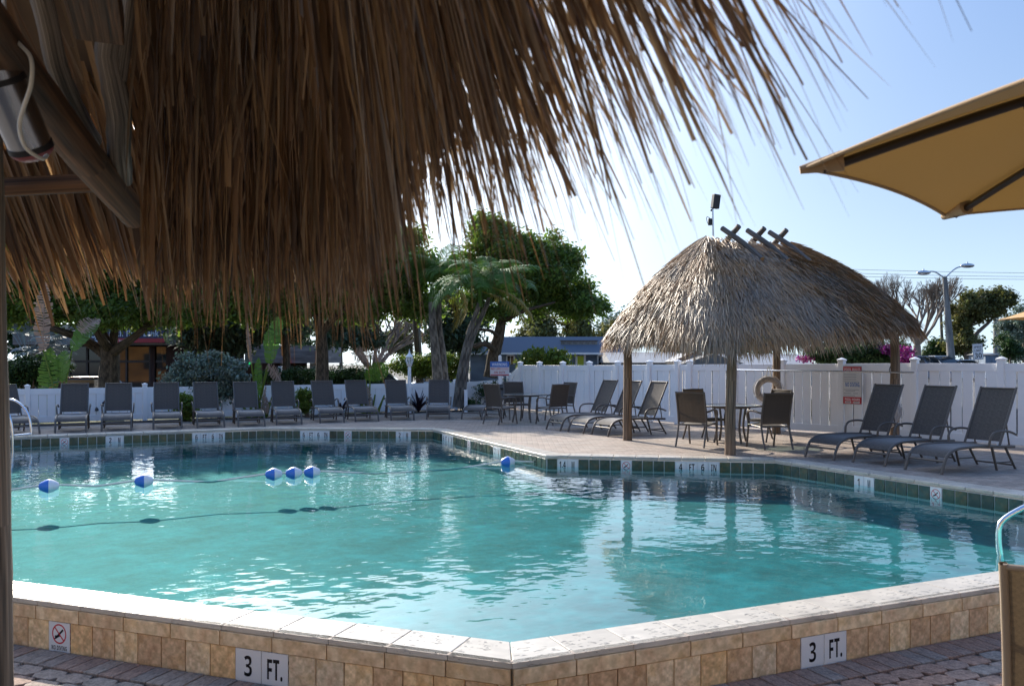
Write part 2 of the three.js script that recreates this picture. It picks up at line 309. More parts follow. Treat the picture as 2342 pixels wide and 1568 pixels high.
// box variants with shifted uv so that alike pieces differ
function variants(n, make, scale) {
  return Array.from({ length: n }, () => { const g = make(), u = g.attributes.uv, a = rnd(), b = rnd(); for (let i = 0; i < u.count; i++) u.setXY(i, a + u.getX(i) * scale[0], b + u.getY(i) * scale[1]); return g; });
}
const TS = 0.176;
const slateMats = [[0.7, 0.66, 0.6], [0.5, 0.6, 0.6], [0.95, 0.72, 0.5], [0.38, 0.42, 0.4], [0.6, 0.62, 0.5]].map((c) => std(lin(...c), { map: slateTex, roughness: 0.22 }));
const stoneMats = [[1.15, 1.1, 1.02], [0.98, 0.96, 0.94], [0.88, 0.72, 0.60], [1.18, 1.08, 0.92], [1.12, 0.94, 0.70], [0.92, 0.78, 0.66]].map((c) => std(lin(...c), { map: stoneTex, bumpMap: travBump, bumpScale: 0.002, roughness: 0.6 }));
const stoneFace = [[1.12, 1.06, 0.96], [1.02, 0.96, 0.88], [0.98, 0.9, 0.8]].map((c) => std(lin(...c), { map: stoneTex, bumpMap: travBump, bumpScale: 0.002, roughness: 0.5 }));
const copMats = [[0.74, 0.68, 0.60], [0.70, 0.645, 0.57], [0.77, 0.72, 0.65]].map((c) => std(lin(...c), { map: travTex, bumpMap: travBump, bumpScale: 0.002, roughness: 0.33 }));
const pick = (a) => a[Math.floor(rnd() * a.length)];
const slateGeo = variants(6, () => rbox(TS - 0.017, TS - 0.008, 0.02, 0.003), [0.3, 0.3]), flatTile = rbox(TS - 0.008, TS - 0.004, 0.02, 0.002);
const alongWall = (a, b, s, out, y) => { const l = Math.hypot(b[0] - a[0], b[1] - a[1]), d = [(b[0] - a[0]) / l, (b[1] - a[1]) / l]; return [a[0] + d[0] * s + -d[1] * out, y, -(a[1] + d[1] * s + d[0] * out)]; };
// wall seen across the water: tiles at the waterline with marker tiles let in, coping on top
function waterWall(a, b, marks) {
  const l = Math.hypot(b[0] - a[0], b[1] - a[1]), n = Math.round(l / TS), st = l / n, turn = yaw(b[0] - a[0], b[1] - a[1]);
  const set = {}; for (const [xPix, list] of marks) {
    // where the marker stands along the wall, from its bearing
    const k = (xPix - CX) / FP, s = (k * a[1] - a[0]) / ((b[0] - a[0]) / l - k * (b[1] - a[1]) / l), c = Math.round(s / st - list.length / 2);
    list.forEach((m, q) => { set[c + q] = m; });
  }
  const back = mesh('tile_backing', box(l, TS + 0.03, 0.03), M.poolGrout, pool); back.position.set(...alongWall(a, b, l / 2, -0.004 , -0.05 - (TS + 0.03) / 2)); back.rotation.y = turn;
  for (let i = 0; i < n; i++) {
    const m = set[i], t = mesh(m ? 'depth_marker_tile' : 'waterline_tile', m ? flatTile : pick(slateGeo), m ? marker(m) : pick(slateMats), pool);
    t.position.set(...alongWall(a, b, (i + 0.5) * st, m ? 0.017 : 0.013, -0.052 - TS / 2)); t.rotation.y = turn + Math.PI;
  }
}
const rev = (p, q) => [p, q];
// walls run with the water on their left side: tile face points to -normal; order chosen so that "out" is into the pool
waterWall(POOL[6], POOL[7], [[483, ['6', 'FT', '6', 'IN'].reverse()], [266, ['2', 'M'].reverse()], [141, ['no']]]);
waterWall(POOL[5], POOL[6], [[716, ['6', 'FT', '6', 'IN'].reverse()], [798, ['no']], [915, ['2', 'M'].reverse()]]);
waterWall(POOL[4], POOL[5], [[1027, ['6', 'FT', '6', 'IN'].reverse()], [1073, ['no']], [1139, ['2', 'M'].reverse()]]);
waterWall(POOL[3], POOL[4], [[1307, ['1.4', 'M'].reverse()], [1441, ['no']], [1583, ['4', 'FT', '6', 'IN'].reverse()]]);
waterWall(POOL[2], POOL[3], [[1985, ['1', 'M'].reverse()], [2141, ['no']]]);
waterWall(POOL[1], POOL[2], []);
// coping stones round the far sides
const copL = 0.366;
function copingRun(a, b, wide, y, thick, ends = [0, 0]) {
  const l = Math.hypot(b[0] - a[0], b[1] - a[1]) + ends[0] + ends[1], n = Math.round(l / copL), st = l / n, turn = yaw(b[0] - a[0], b[1] - a[1]);
  const gs = variants(4, () => rbox(st - 0.004, thick, wide, 0.012), [0.6, 0.45]);
  for (let i = 0; i < n; i++) { const t = mesh('coping_stone', pick(gs), pick(copMats), pool); t.position.set(...alongWall(a, b, -ends[0] + (i + 0.5) * st, 0.02 - wide / 2, y - thick / 2 + rr(-0.0015, 0.0015))); t.rotation.y = turn; }
}
for (const [i, j] of [[1, 2], [2, 3], [3, 4], [4, 5], [5, 6], [6, 7]]) copingRun(POOL[i], POOL[j], CW + 0.02, 0.006, 0.05, [[3, 5].includes(i) ? 0.0 : 0.0, 0]);
// wedges that close the coping at the far corners
for (const i of [2, 3, 4, 5, 6]) { const g = new THREE.CylinderGeometry(0.17, 0.17, 0.044, 12); const c = mesh('coping_stone', g, copMats[0], pool); const p = POOL[i], q = holePts[i]; c.position.set((p[0] + q[0]) / 2, -0.021, -(p[1] + q[1]) / 2); }
// near walls: mitred coping, a band of stone facing under it and square stone tiles, marker tiles let in
function nearWall(side) {
  const d = side < 0 ? dirL : dirR, inn = (s) => [near0[0] + d[0] * s, near0[1] + d[1] * s], len = side < 0 ? 9.2 : 7.4;
  const n = Math.ceil(len / copL), off = (s) => outer(side * s || side * 1e-6, CW);
  const skew = side < 0 ? 0.135 : 0.135;
  const slab = (s0, s1, first, y0, y1) => {                           // a coping stone between two joints, cut square except at the mitre
    const o0 = outer(0, CW), t0 = [o0[0] + d[0] * s0, o0[1] + d[1] * s0], t1 = [o0[0] + d[0] * s1, o0[1] + d[1] * s1];
    const nrm = side < 0 ? [0.351, 0.9365] : [-0.4057, 0.914];
    const q1 = [t1[0] + nrm[0] * CW, t1[1] + nrm[1] * CW], q0 = first ? near0 : [t0[0] + nrm[0] * CW, t0[1] + nrm[1] * CW];
    const sh = new THREE.Shape([t0, t1, q1, q0].map((p) => new THREE.Vector2(...p)));
    const g = new THREE.ExtrudeGeometry(sh, { depth: y1 - y0 - 0.012, bevelEnabled: true, bevelSize: 0.006, bevelThickness: 0.006, bevelSegments: 2, bevelOffset: -0.008 });
    g.rotateX(-Math.PI / 2); g.translate(0, y0 + 0.006, 0); const u = g.attributes.uv; const p = g.attributes.position, a = rnd(), c = Math.cos(yaw(...d)), sn = Math.sin(yaw(...d));
    for (let i = 0; i < u.count; i++) u.setXY(i, a + (p.getX(i) * c - p.getZ(i) * sn) * 1.3, (p.getX(i) * sn + p.getZ(i) * c + p.getY(i)) * 1.3);
    return g;
  };
  for (let i = 0; i < n; i++) mesh('coping_stone', slab(i * copL, (i + 1) * copL, i === 0, -0.032, 0.0), pick(copMats), pool);
  const turn = yaw(...d), o = outer(0, CW - 0.012), nrm = side < 0 ? [-0.351, -0.9365] : [0.4057, -0.914];
  const put = (m, s, y, out) => { m.position.set(o[0] + d[0] * s + nrm[0] * out, y, -(o[1] + d[1] * s + nrm[1] * out)); m.rotation.y = side < 0 ? turn + Math.PI : turn; };
  const core = mesh('wall_core', box(len, 0.30, 0.16), M.grout, pool); put(core, len / 2 + 0.02, NEARG + 0.11, -0.085);
  const bandG = variants(5, () => rbox(copL - 0.006, 0.084, 0.024, 0.004), [0.5, 0.12]), tileG = variants(8, () => rbox(copL / 2 - 0.006, 0.19, 0.02, 0.003), [0.42, 0.42]);
  for (let i = 0; i < n; i++) put(mesh('stone_band', pick(bandG), pick(stoneFace), pool), (i + 0.5) * copL + 0.004, -0.075, 0.004);
  const marks = side < 0 ? { 7: 'FT.', 8: '3', 16: 'NO DIVING' } : { 10: '3', 11: 'FT.' }, shift = 0.4 * copL / 2;
  put(mesh('stone_tile', rbox(shift - 0.006, 0.19, 0.02, 0.003), stoneMats[0], pool), shift / 2 + 0.004, NEARG + 0.085, 0);
  const mg = rbox(copL / 2 - 0.004, 0.19, 0.02, 0.002);
  for (let i = 0; i < n * 2; i++) { const m = marks[i]; put(mesh(m ? 'depth_marker_tile' : 'stone_tile', m ? mg : pick(tileG), m ? marker(m) : pick(stoneMats), pool), shift + (i + 0.5) * copL / 2 + 0.004, NEARG + 0.085, m ? 0.003 : 0.0); }
}
nearWall(-1); nearWall(1);

// pavers in front of the near walls
{
  const walk = new THREE.Group(); walk.name = 'paver_walk'; walk.userData = { kind: 'structure' }; scene.add(walk);
  const cols = [[0.58, 0.46, 0.38], [0.62, 0.42, 0.32], [0.64, 0.52, 0.42], [0.52, 0.44, 0.375], [0.63, 0.39, 0.28]];
  const mats = cols.map((c) => std(lin(...c), { map: paverTex, bumpMap: rep(fineBump, 2), bumpScale: 0.004, roughness: 0.9 }));
  const rect = variants(4, () => rbox(0.115, 0.06, 0.225, 0.008), [0.5, 0.5]);
  const hex = variants(5, () => {
    const w = 0.118, k = 0.07, h = 0.07, s = new THREE.Shape([[-w + rr(-.006, .006), 0], [-k, h], [k, h + rr(-.005, .003)], [w, rr(-.01, .01)], [k, -h], [-k, -h]].map((p) => new THREE.Vector2(...p)));
    const g = new THREE.ExtrudeGeometry(s, { depth: 0.05, bevelEnabled: true, bevelSize: 0.006, bevelThickness: 0.006, bevelSegments: 2, bevelOffset: -0.009 }); return g.rotateX(-Math.PI / 2).translate(0, -0.03, 0);
  }, [2.5, 2.5]);
  for (const side of [-1, 1]) {
    const d = side < 0 ? dirL : dirR, nrm = side < 0 ? [-0.351, -0.9365] : [0.4057, -0.914], o = outer(0, CW), turn = yaw(...d);
    const mix = side < 0 ? [0, 3, 0, 2, 1, 3] : [4, 1, 4, 0, 3, 1];
    const at = (g, s, out, extra = 0) => { const m = mesh('paver', g, mats[pick(mix)], walk); m.position.set(o[0] + d[0] * s + nrm[0] * out, NEARG - 0.03 + rr(-0.003, 0.002), -(o[1] + d[1] * s + nrm[1] * out)); m.rotation.y = turn + extra + rr(-0.012, 0.012); };
    for (let i = 0; i < 44; i++) at(pick(rect), 0.2 + i * 0.12, 0.12);
    for (let r = 0; r < 8; r++) for (let i = 0; i < 28; i++) { const s = 0.3 + i * 0.194 + (r % 2) * 0.097, out = 0.315 + r * 0.143; if (s < 0.1 + out * 0.45) continue; at(pick(hex), s, out, r % 2 ? 0 : 0); }
  }
}

// ------------------------------------------------------------------ fences
const crossing = (k, a, b) => { const t = (k * a[1] - a[0]) / ((b[0] - a[0]) - k * (b[1] - a[1])); return [a[0] + (b[0] - a[0]) * t, a[1] + (b[1] - a[1]) * t]; };
function fence(name, label, posts, hTop, boardW, postW, capH, gap = 0.022) {
  const g = thing(name, label, 'fence');
  const pg = rbox(postW, 1, postW, 0.008), cap = new THREE.ConeGeometry(postW * 0.86, capH, 4).rotateY(Math.PI / 4), cb = rbox(postW * 1.22, 0.03, postW * 1.22, 0.006);
  const bgs = {};
  for (let i = 0; i < posts.length; i++) {
    const [x, f, h = hTop, y0 = 0] = posts[i], nx = posts[Math.min(i + 1, posts.length - 1)], pv = posts[Math.max(i - 1, 0)], t = yaw(nx[0] - pv[0], nx[1] - pv[1]);
    const p = mesh('post', pg, M.vinyl, g); p.scale.y = h + 0.06; p.position.set(x, (h + 0.06) / 2, -f); p.rotation.y = t;
    const c = mesh('post_cap', mergeGeometries([cap.clone().translate(0, 0.015 + capH / 2, 0).toNonIndexed(), cb.clone()].map((q) => { q.deleteAttribute('uv'); return q; })), M.vinyl, g); c.position.set(x, h + 0.06 + 0.012, -f); c.rotation.y = t;
    if (i === posts.length - 1) break;
    const q = posts[i + 1], dx = q[0] - x, df = q[1] - f, l = Math.hypot(dx, df), tr = yaw(dx, df), mid = (s, y, o = 0) => [x + dx * s - df / l * o, y, -(f + df * s + dx / l * o)];
    const hh = (s) => h + ((q[2] ?? hTop) - h) * s, hm = hh(0.5);
    const slope = Math.atan2((q[2] ?? hTop) - h, l);
    for (const [nm, y, tall] of [['top_rail', hm - 0.075, 0.15], ['bottom_rail', 0.12, 0.15]]) {
      const r = mesh(nm, rbox(l - postW + 0.004, tall, 0.045, 0.006), M.vinyl, g); r.position.set(...mid(0.5, y)); r.rotation.order = 'YXZ'; r.rotation.y = tr; if (nm === 'top_rail') r.rotation.z = slope;
    }
    const n = Math.max(3, Math.round((l - postW) / boardW)), w = (l - postW) / n;
    for (let k = 0; k < n; k++) {
      const s = (postW / 2 + (k + 0.5) * w) / l, top = hh(s) - 0.10, bh = top - 0.1, key = w.toFixed(3) + bh.toFixed(3);
      bgs[key] ??= rbox(w - gap, bh, 0.022, 0.004);
      const b = mesh('board', bgs[key], M.vinyl, g); b.position.set(...mid(s, 0.1 + bh / 2, rr(-0.003, 0.003) + (k % 2 ? 0.006 : -0.006))); b.rotation.y = tr + rr(-0.012, 0.012);
    }
  }
  return g;
}
const FR = [[-0.16, 28.5], [1.51, 25.6], [3.9, 21.4], [6.8, 18.4], [9.3, 15.2], [12.5, 11.2]];
const segAt = (xp) => { const k = (xp - CX) / FP; for (let i = 0; i < FR.length - 1; i++) { const c = crossing(k, FR[i], FR[i + 1]); if ((xp <= CX + FP * FR[i + 1][0] / FR[i + 1][1]) || i === FR.length - 2) return c; } };
const tallPosts = [1190, 1234, 1287.5, 1348, 1412.7, 1486, 1550, 1578, 1682, 1790, 1925, 2092, 2290, 2540].map((x) => segAt(x));
tallPosts.forEach((p) => { p[2] = 1.44 + 0.08 * Math.min(1, Math.max(0, (25 - p[1]) / 8)); });
const low0 = [segAt(1164)[0], segAt(1164)[1], 1.06];
fence('tall_white_fence', 'tall white vinyl board fence behind the thatched shelter and loungers', [low0, ...tallPosts], 1.5, 0.2, 0.125, 0.045);
{
  const line = [[-16.5, 18.2], [-9.64, 22.4], [-1.8, 27.2], [-0.35, 28.35]], ps = [];
  for (let i = 0; i < 3; i++) { const a = line[i], b = line[i + 1], l = Math.hypot(b[0] - a[0], b[1] - a[1]), n = Math.max(1, Math.round(l / 2.3)); for (let k = 0; k < n; k++) ps.push([a[0] + (b[0] - a[0]) * k / n, a[1] + (b[1] - a[1]) * k / n, 0.88]); }
  ps.push([...line[3], 0.95]);
  fence('low_white_fence', 'low white vinyl board fence behind the far row of loungers', ps, 0.9, 0.19, 0.11, 0.03, 0.007);
}

// ------------------------------------------------------------------ loungers
function ribbon(profile, w, sag = 0.012, nz = 4) {                    // sling cloth along a profile of [x, y]
  const c = new THREE.CatmullRomCurve3(profile.map(([x, y]) => v3(x, y, 0))), n = 16, p = [], u = [], ix = [];
  for (let i = 0; i <= n; i++) { const q = c.getPointAt(i / n), t = c.getTangentAt(i / n); for (let j = 0; j <= nz; j++) { const s = j / nz, k = sag * 4 * s * (1 - s) * Math.min(1, 4 * Math.min(i, n - i) / n + 0.25); p.push(q.x + t.y * k, q.y - t.x * k, (s - 0.5) * w); u.push(i / n * 2, s); } }
  for (let i = 0; i < n; i++) for (let j = 0; j < nz; j++) { const a = i * (nz + 1) + j, b = a + nz + 1; ix.push(a, a + 1, b, b, a + 1, b + 1); }
  const g = new THREE.BufferGeometry(); g.setAttribute('position', new THREE.Float32BufferAttribute(p, 3)); g.setAttribute('uv', new THREE.Float32BufferAttribute(u, 2)); g.setIndex(ix); g.computeVertexNormals(); return g;
}
function makeLounger(backDeg, backLen, label, group) {
  const g = thing('sun_lounger', label, 'sun lounger', [0, 0, 0], 0, group), hw = 0.30;
  const side = [[0, 0.0], [0.045, 0.13], [0.12, 0.26], [0.27, 0.33], [0.6, 0.352], [1.0, 0.345], [1.25, 0.335], [1.5, 0.325]];
  const seat = [[0.085, 0.235], [0.14, 0.285], [0.28, 0.335], [0.6, 0.352], [0.95, 0.345], [1.19, 0.34]];
  mesh('seat_sling', ribbon(seat, hw * 2 - 0.03), M.sling, g);
  const a = backDeg * Math.PI / 180, bx = (s) => 1.22 + Math.cos(a) * s, by = (s) => 0.355 + Math.sin(a) * s;
  mesh('back_sling', ribbon([0.06, 0.3, 0.6, 1].map((s) => [bx(s * backLen), by(s * backLen)]), hw * 2 - 0.05), M.sling, g);
  for (const s of [-1, 1]) {
    const z = s * hw;
    mesh('side_rail', tube(side.map(([x, y]) => v3(x, y, z)), 0.021, 26, 8), M.frame, g);
    mesh('back_rail', tube([0, 0.35, 0.7, 1.02].map((q) => v3(bx(q * backLen), by(q * backLen), s * (hw - 0.022))), 0.018, 10, 8), M.frame, g);
    mesh('leg', cyl(v3(1.02, 0.34, z), v3(1.13, 0, z), 0.019, 0.017), M.frame, g);
    mesh('leg', cyl(v3(1.3, 0.335, z), v3(1.53, 0, z), 0.019, 0.017), M.frame, g);
    mesh('leg_brace', cyl(v3(1.10, 0.11, z), v3(1.46, 0.11, z), 0.012), M.frame, g);
    mesh('armrest', tube([v3(0.93, 0.345, s * 0.325), v3(0.945, 0.46, s * 0.335), v3(1.0, 0.53, s * 0.34), v3(1.15, 0.56, s * 0.34), v3(1.36, 0.545, s * 0.335), v3(1.5, 0.5, s * 0.33)], 0.017, 20, 8), M.frame, g);
    mesh('back_strut', cyl(v3(1.44, 0.33, s * 0.27), v3(bx(0.36), by(0.36), s * 0.27), 0.011), M.frame, g);
  }
  mesh('crossbar', cyl(v3(0.075, 0.175, -hw), v3(0.075, 0.175, hw), 0.016), M.frame, g);
  mesh('crossbar', cyl(v3(1.2, 0.335, -hw), v3(1.2, 0.335, hw), 0.016), M.frame, g);
  mesh('crossbar', cyl(v3(1.49, 0.06, -hw), v3(1.49, 0.06, hw), 0.013), M.frame, g);
  mesh('back_crossbar', cyl(v3(bx(backLen), by(backLen), -hw + 0.03), v3(bx(backLen), by(backLen), hw - 0.03), 0.014), M.frame, g);
  return g;
}
{
  const L1 = 'charcoal sling lounger with upright back in the row along the low white fence', G1 = 'loungers in the row along the low fence';
  let proto = null;
  // front foot middle (x, y in the photograph) and the x of the middle of the back's top
  const row = [[162, 988.5, 172], [267, 985, 272], [384, 980.5, 381], [483, 977, 470], [576, 974.5, 561], [662, 970.5, 647], [760, 966, 737], [840, 963, 814], [921, 960.5, 906], [1002, 959, 1004]];
  const nth = ['first', 'second', 'third', 'fourth', 'fifth', 'sixth', 'seventh', 'eighth', 'ninth', 'tenth'];
  for (const [k, [x, y, xb]] of row.entries()) { const lab = `charcoal sling lounger with upright back, ${nth[k]} from the ladder along the low fence`;
    const [X, F] = gnd(x, y), Fb = F + 1.45, Xb = (xb - CX) / FP * Fb, t = yaw(Xb - X, Fb - F);
    if (!proto) { proto = makeLounger(57, 0.80, lab, G1); proto.position.set(X, 0, -F); proto.rotation.y = t; } else copyThing(proto, [X, 0, -F], t, lab);
  }
  copyThing(proto, [-10.35, 0, -18.1], yaw(-0.62, 0.62), 'charcoal sling lounger turned sideways beside the pool ladder and big torn leaves');
  const tw = makeLounger(40, 0.80, 'low reclined sling lounger with a black cushion on its headrest', G1); delete tw.userData.group;
  { const [X, F] = gnd(1078, 958.5); tw.position.set(X, 0, -F); tw.rotation.y = yaw(0.42, 0.9);
    const a = 40 * Math.PI / 180; const c = mesh('head_cushion', rbox(0.17, 0.05, 0.56, 0.02), M.black, tw); c.position.set(1.22 + Math.cos(a) * 0.7 - 0.02, 0.355 + Math.sin(a) * 0.7 + 0.035, 0); c.rotation.z = a; }
  const L2 = 'sling lounger with pale sunlit back behind the shelter post, nearest the far table', m = makeLounger(64, 0.84, L2, 'three loungers between the far table and the shelter');
  const t2 = yaw(0.875, 0.485);
  m.position.set(0.93, 0, -19.3); m.rotation.y = t2; copyThing(m, [1.38, 0, -18.58], t2, 'sling lounger with pale sunlit back behind the shelter post, middle of three'); copyThing(m, [1.83, 0, -17.86], t2, 'sling lounger with pale sunlit back behind the shelter post, nearest the pool');
  const r = makeLounger(66, 0.88, 'dark grey sling lounger by the white fence, in front of the hidden life ring', 'three dark loungers at the right of the shelter');
  const t3 = yaw(0.9, 0.435); r.position.set(4.9, 0, -13.62); r.rotation.y = t3; copyThing(r, [5.38, 0, -12.88], t3 - 0.01, 'dark grey sling lounger by the white fence, middle of three'); copyThing(r, [5.77, 0, -11.98], t3 - 0.02, 'dark grey sling lounger by the white fence, farthest from the shelter');
}

// ------------------------------------------------------------------ tables and chairs
function makeChair(sling, frame, label, group, spread = 1) {                     // faces local +x
  const g = thing('patio_chair', label, 'chair', [0, 0, 0], 0, group), hw = 0.27;
  mesh('seat_sling', ribbon([[0.27, 0.395], [0.22, 0.425], [0, 0.41], [-0.2, 0.385]], hw * 2 - 0.02, 0.02), sling, g);
  mesh('back_sling', ribbon([[-0.225, 0.44], [-0.255, 0.62], [-0.30, 0.82], [-0.345, 0.985]], hw * 2 - 0.015, 0.02), sling, g);
  for (const s of [-1, 1]) {
    const z = s * hw;
    mesh('rear_leg', tube([v3(-0.36, 0, z), v3(-0.285, 0.2, z), v3(-0.225, 0.4, z)], 0.018, 12, 8), frame, g);
    mesh('back_rail', tube([v3(-0.225, 0.4, z), v3(-0.25, 0.6, z), v3(-0.295, 0.8, z), v3(-0.35, 1.0, z)], 0.018, 12, 8), frame, g);
    mesh('front_leg', tube([v3(0.31, 0, z), v3(0.27, 0.22, z), v3(0.25, 0.42, z), v3(0.265, 0.58, z * (1 + 0.05 * spread))], 0.018, 14, 8), frame, g);
    mesh('armrest', tube([v3(0.265, 0.58, z * (1 + 0.05 * spread)), v3(0.2, 0.645, z * (1 + 0.1 * spread)), v3(0.02, 0.67, z * (1 + 0.12 * spread)), v3(-0.2, 0.645, z * (1 + 0.08 * spread)), v3(-0.262, 0.64, z)], 0.019, 18, 8), frame, g);
    mesh('seat_rail', cyl(v3(0.25, 0.415, z), v3(-0.225, 0.39, z), 0.016), frame, g);
  }
  for (const [x, y] of [[0.255, 0.39], [-0.23, 0.40]]) mesh('crossbar', cyl(v3(x, y, -hw), v3(x, y, hw), 0.014), frame, g);
  mesh('back_crossbar', tube([v3(-0.347, 0.985, -hw), v3(-0.352, 0.992, 0), v3(-0.347, 0.985, hw)], 0.014, 10, 8), frame, g);
  return g;
}
function makeTable(label, x, f) {
  const g = thing('glass_table', label, 'table', [x, 0, -f], 0.35), R = 0.56;
  mesh('table_top', new THREE.CylinderGeometry(R, R, 0.008, 40).translate(0, 0.705, 0), M.glassTop, g);
  mesh('rim', new THREE.TorusGeometry(R, 0.014, 8, 48).rotateX(Math.PI / 2).translate(0, 0.70, 0), M.frame, g);
  mesh('apron', new THREE.TorusGeometry(0.34, 0.016, 8, 40).rotateX(Math.PI / 2).translate(0, 0.67, 0), M.frame, g);
  for (let k = 0; k < 4; k++) { const a = k * Math.PI / 2; mesh('leg', tube([v3(Math.cos(a) * 0.36, 0, Math.sin(a) * 0.36), v3(Math.cos(a) * 0.30, 0.3, Math.sin(a) * 0.30), v3(Math.cos(a) * 0.36, 0.69, Math.sin(a) * 0.36)], 0.022, 12, 8), M.frame, g); }
  return g;
}
makeTable('round glass table with brown chairs beside the warning sign', 0.35, 22.0);
makeTable('round glass table with brown chairs under the thatched shelter', 4.22, 16.5);
{
  const toward = (x, f, tx, tf) => yaw(tx - x, tf - f);
  const far = [[-0.28, 21.3], [0.12, 23.0], [1.0, 21.2], [1.28, 22.6]], A = ['brown sling armchair seen side on at the far table, next to the reclined lounger', 'brown sling armchair at the far table, directly under the warning sign', 'brown sling armchair at the far table with its back to the pool', 'brown sling armchair at the far table standing against the tall fence'];
  const c = makeChair(M.slingBrown, M.frame, A[0], 'chairs at the table beside the warning sign');
  far.forEach(([x, f], i) => { const t = toward(x, f, 0.4, 22); if (!i) { c.position.set(x, 0, -f); c.rotation.y = t; } else copyThing(c, [x, 0, -f], t, A[i]); });
  const B = ['brown sling armchair under the shelter with its back to the three pale loungers', 'brown sling armchair under the shelter facing the pool across the glass table', 'brown sling armchair under the shelter with its back to the near pool edge', 'brown sling armchair under the shelter in front of the hanging life ring'], d = makeChair(M.slingBrown, M.frame, B[0], 'chairs at the table under the thatched shelter');
  [[3.42, 15.75, 4.0, 16.6], [3.86, 17.0, 4.4, 16.2], [4.62, 15.35, 4.35, 16.6], [5.02, 16.7, 4.0, 16.2]].forEach(([x, f, tx, tf], i) => { const t = toward(x, f, tx, tf); if (!i) { d.position.set(x, 0, -f); d.rotation.y = t; } else copyThing(d, [x, 0, -f], t, B[i]); });
  const n = makeChair(M.slingTan, M.frameTan, 'tan mesh armchair seen from behind on the brick pavers before the pool wall', 'chair', -0.4);
  n.userData = { label: n.userData.label, category: 'chair' }; n.position.set(2.50, NEARG, -3.72); n.rotation.y = yaw(0.60, 0.80);
}

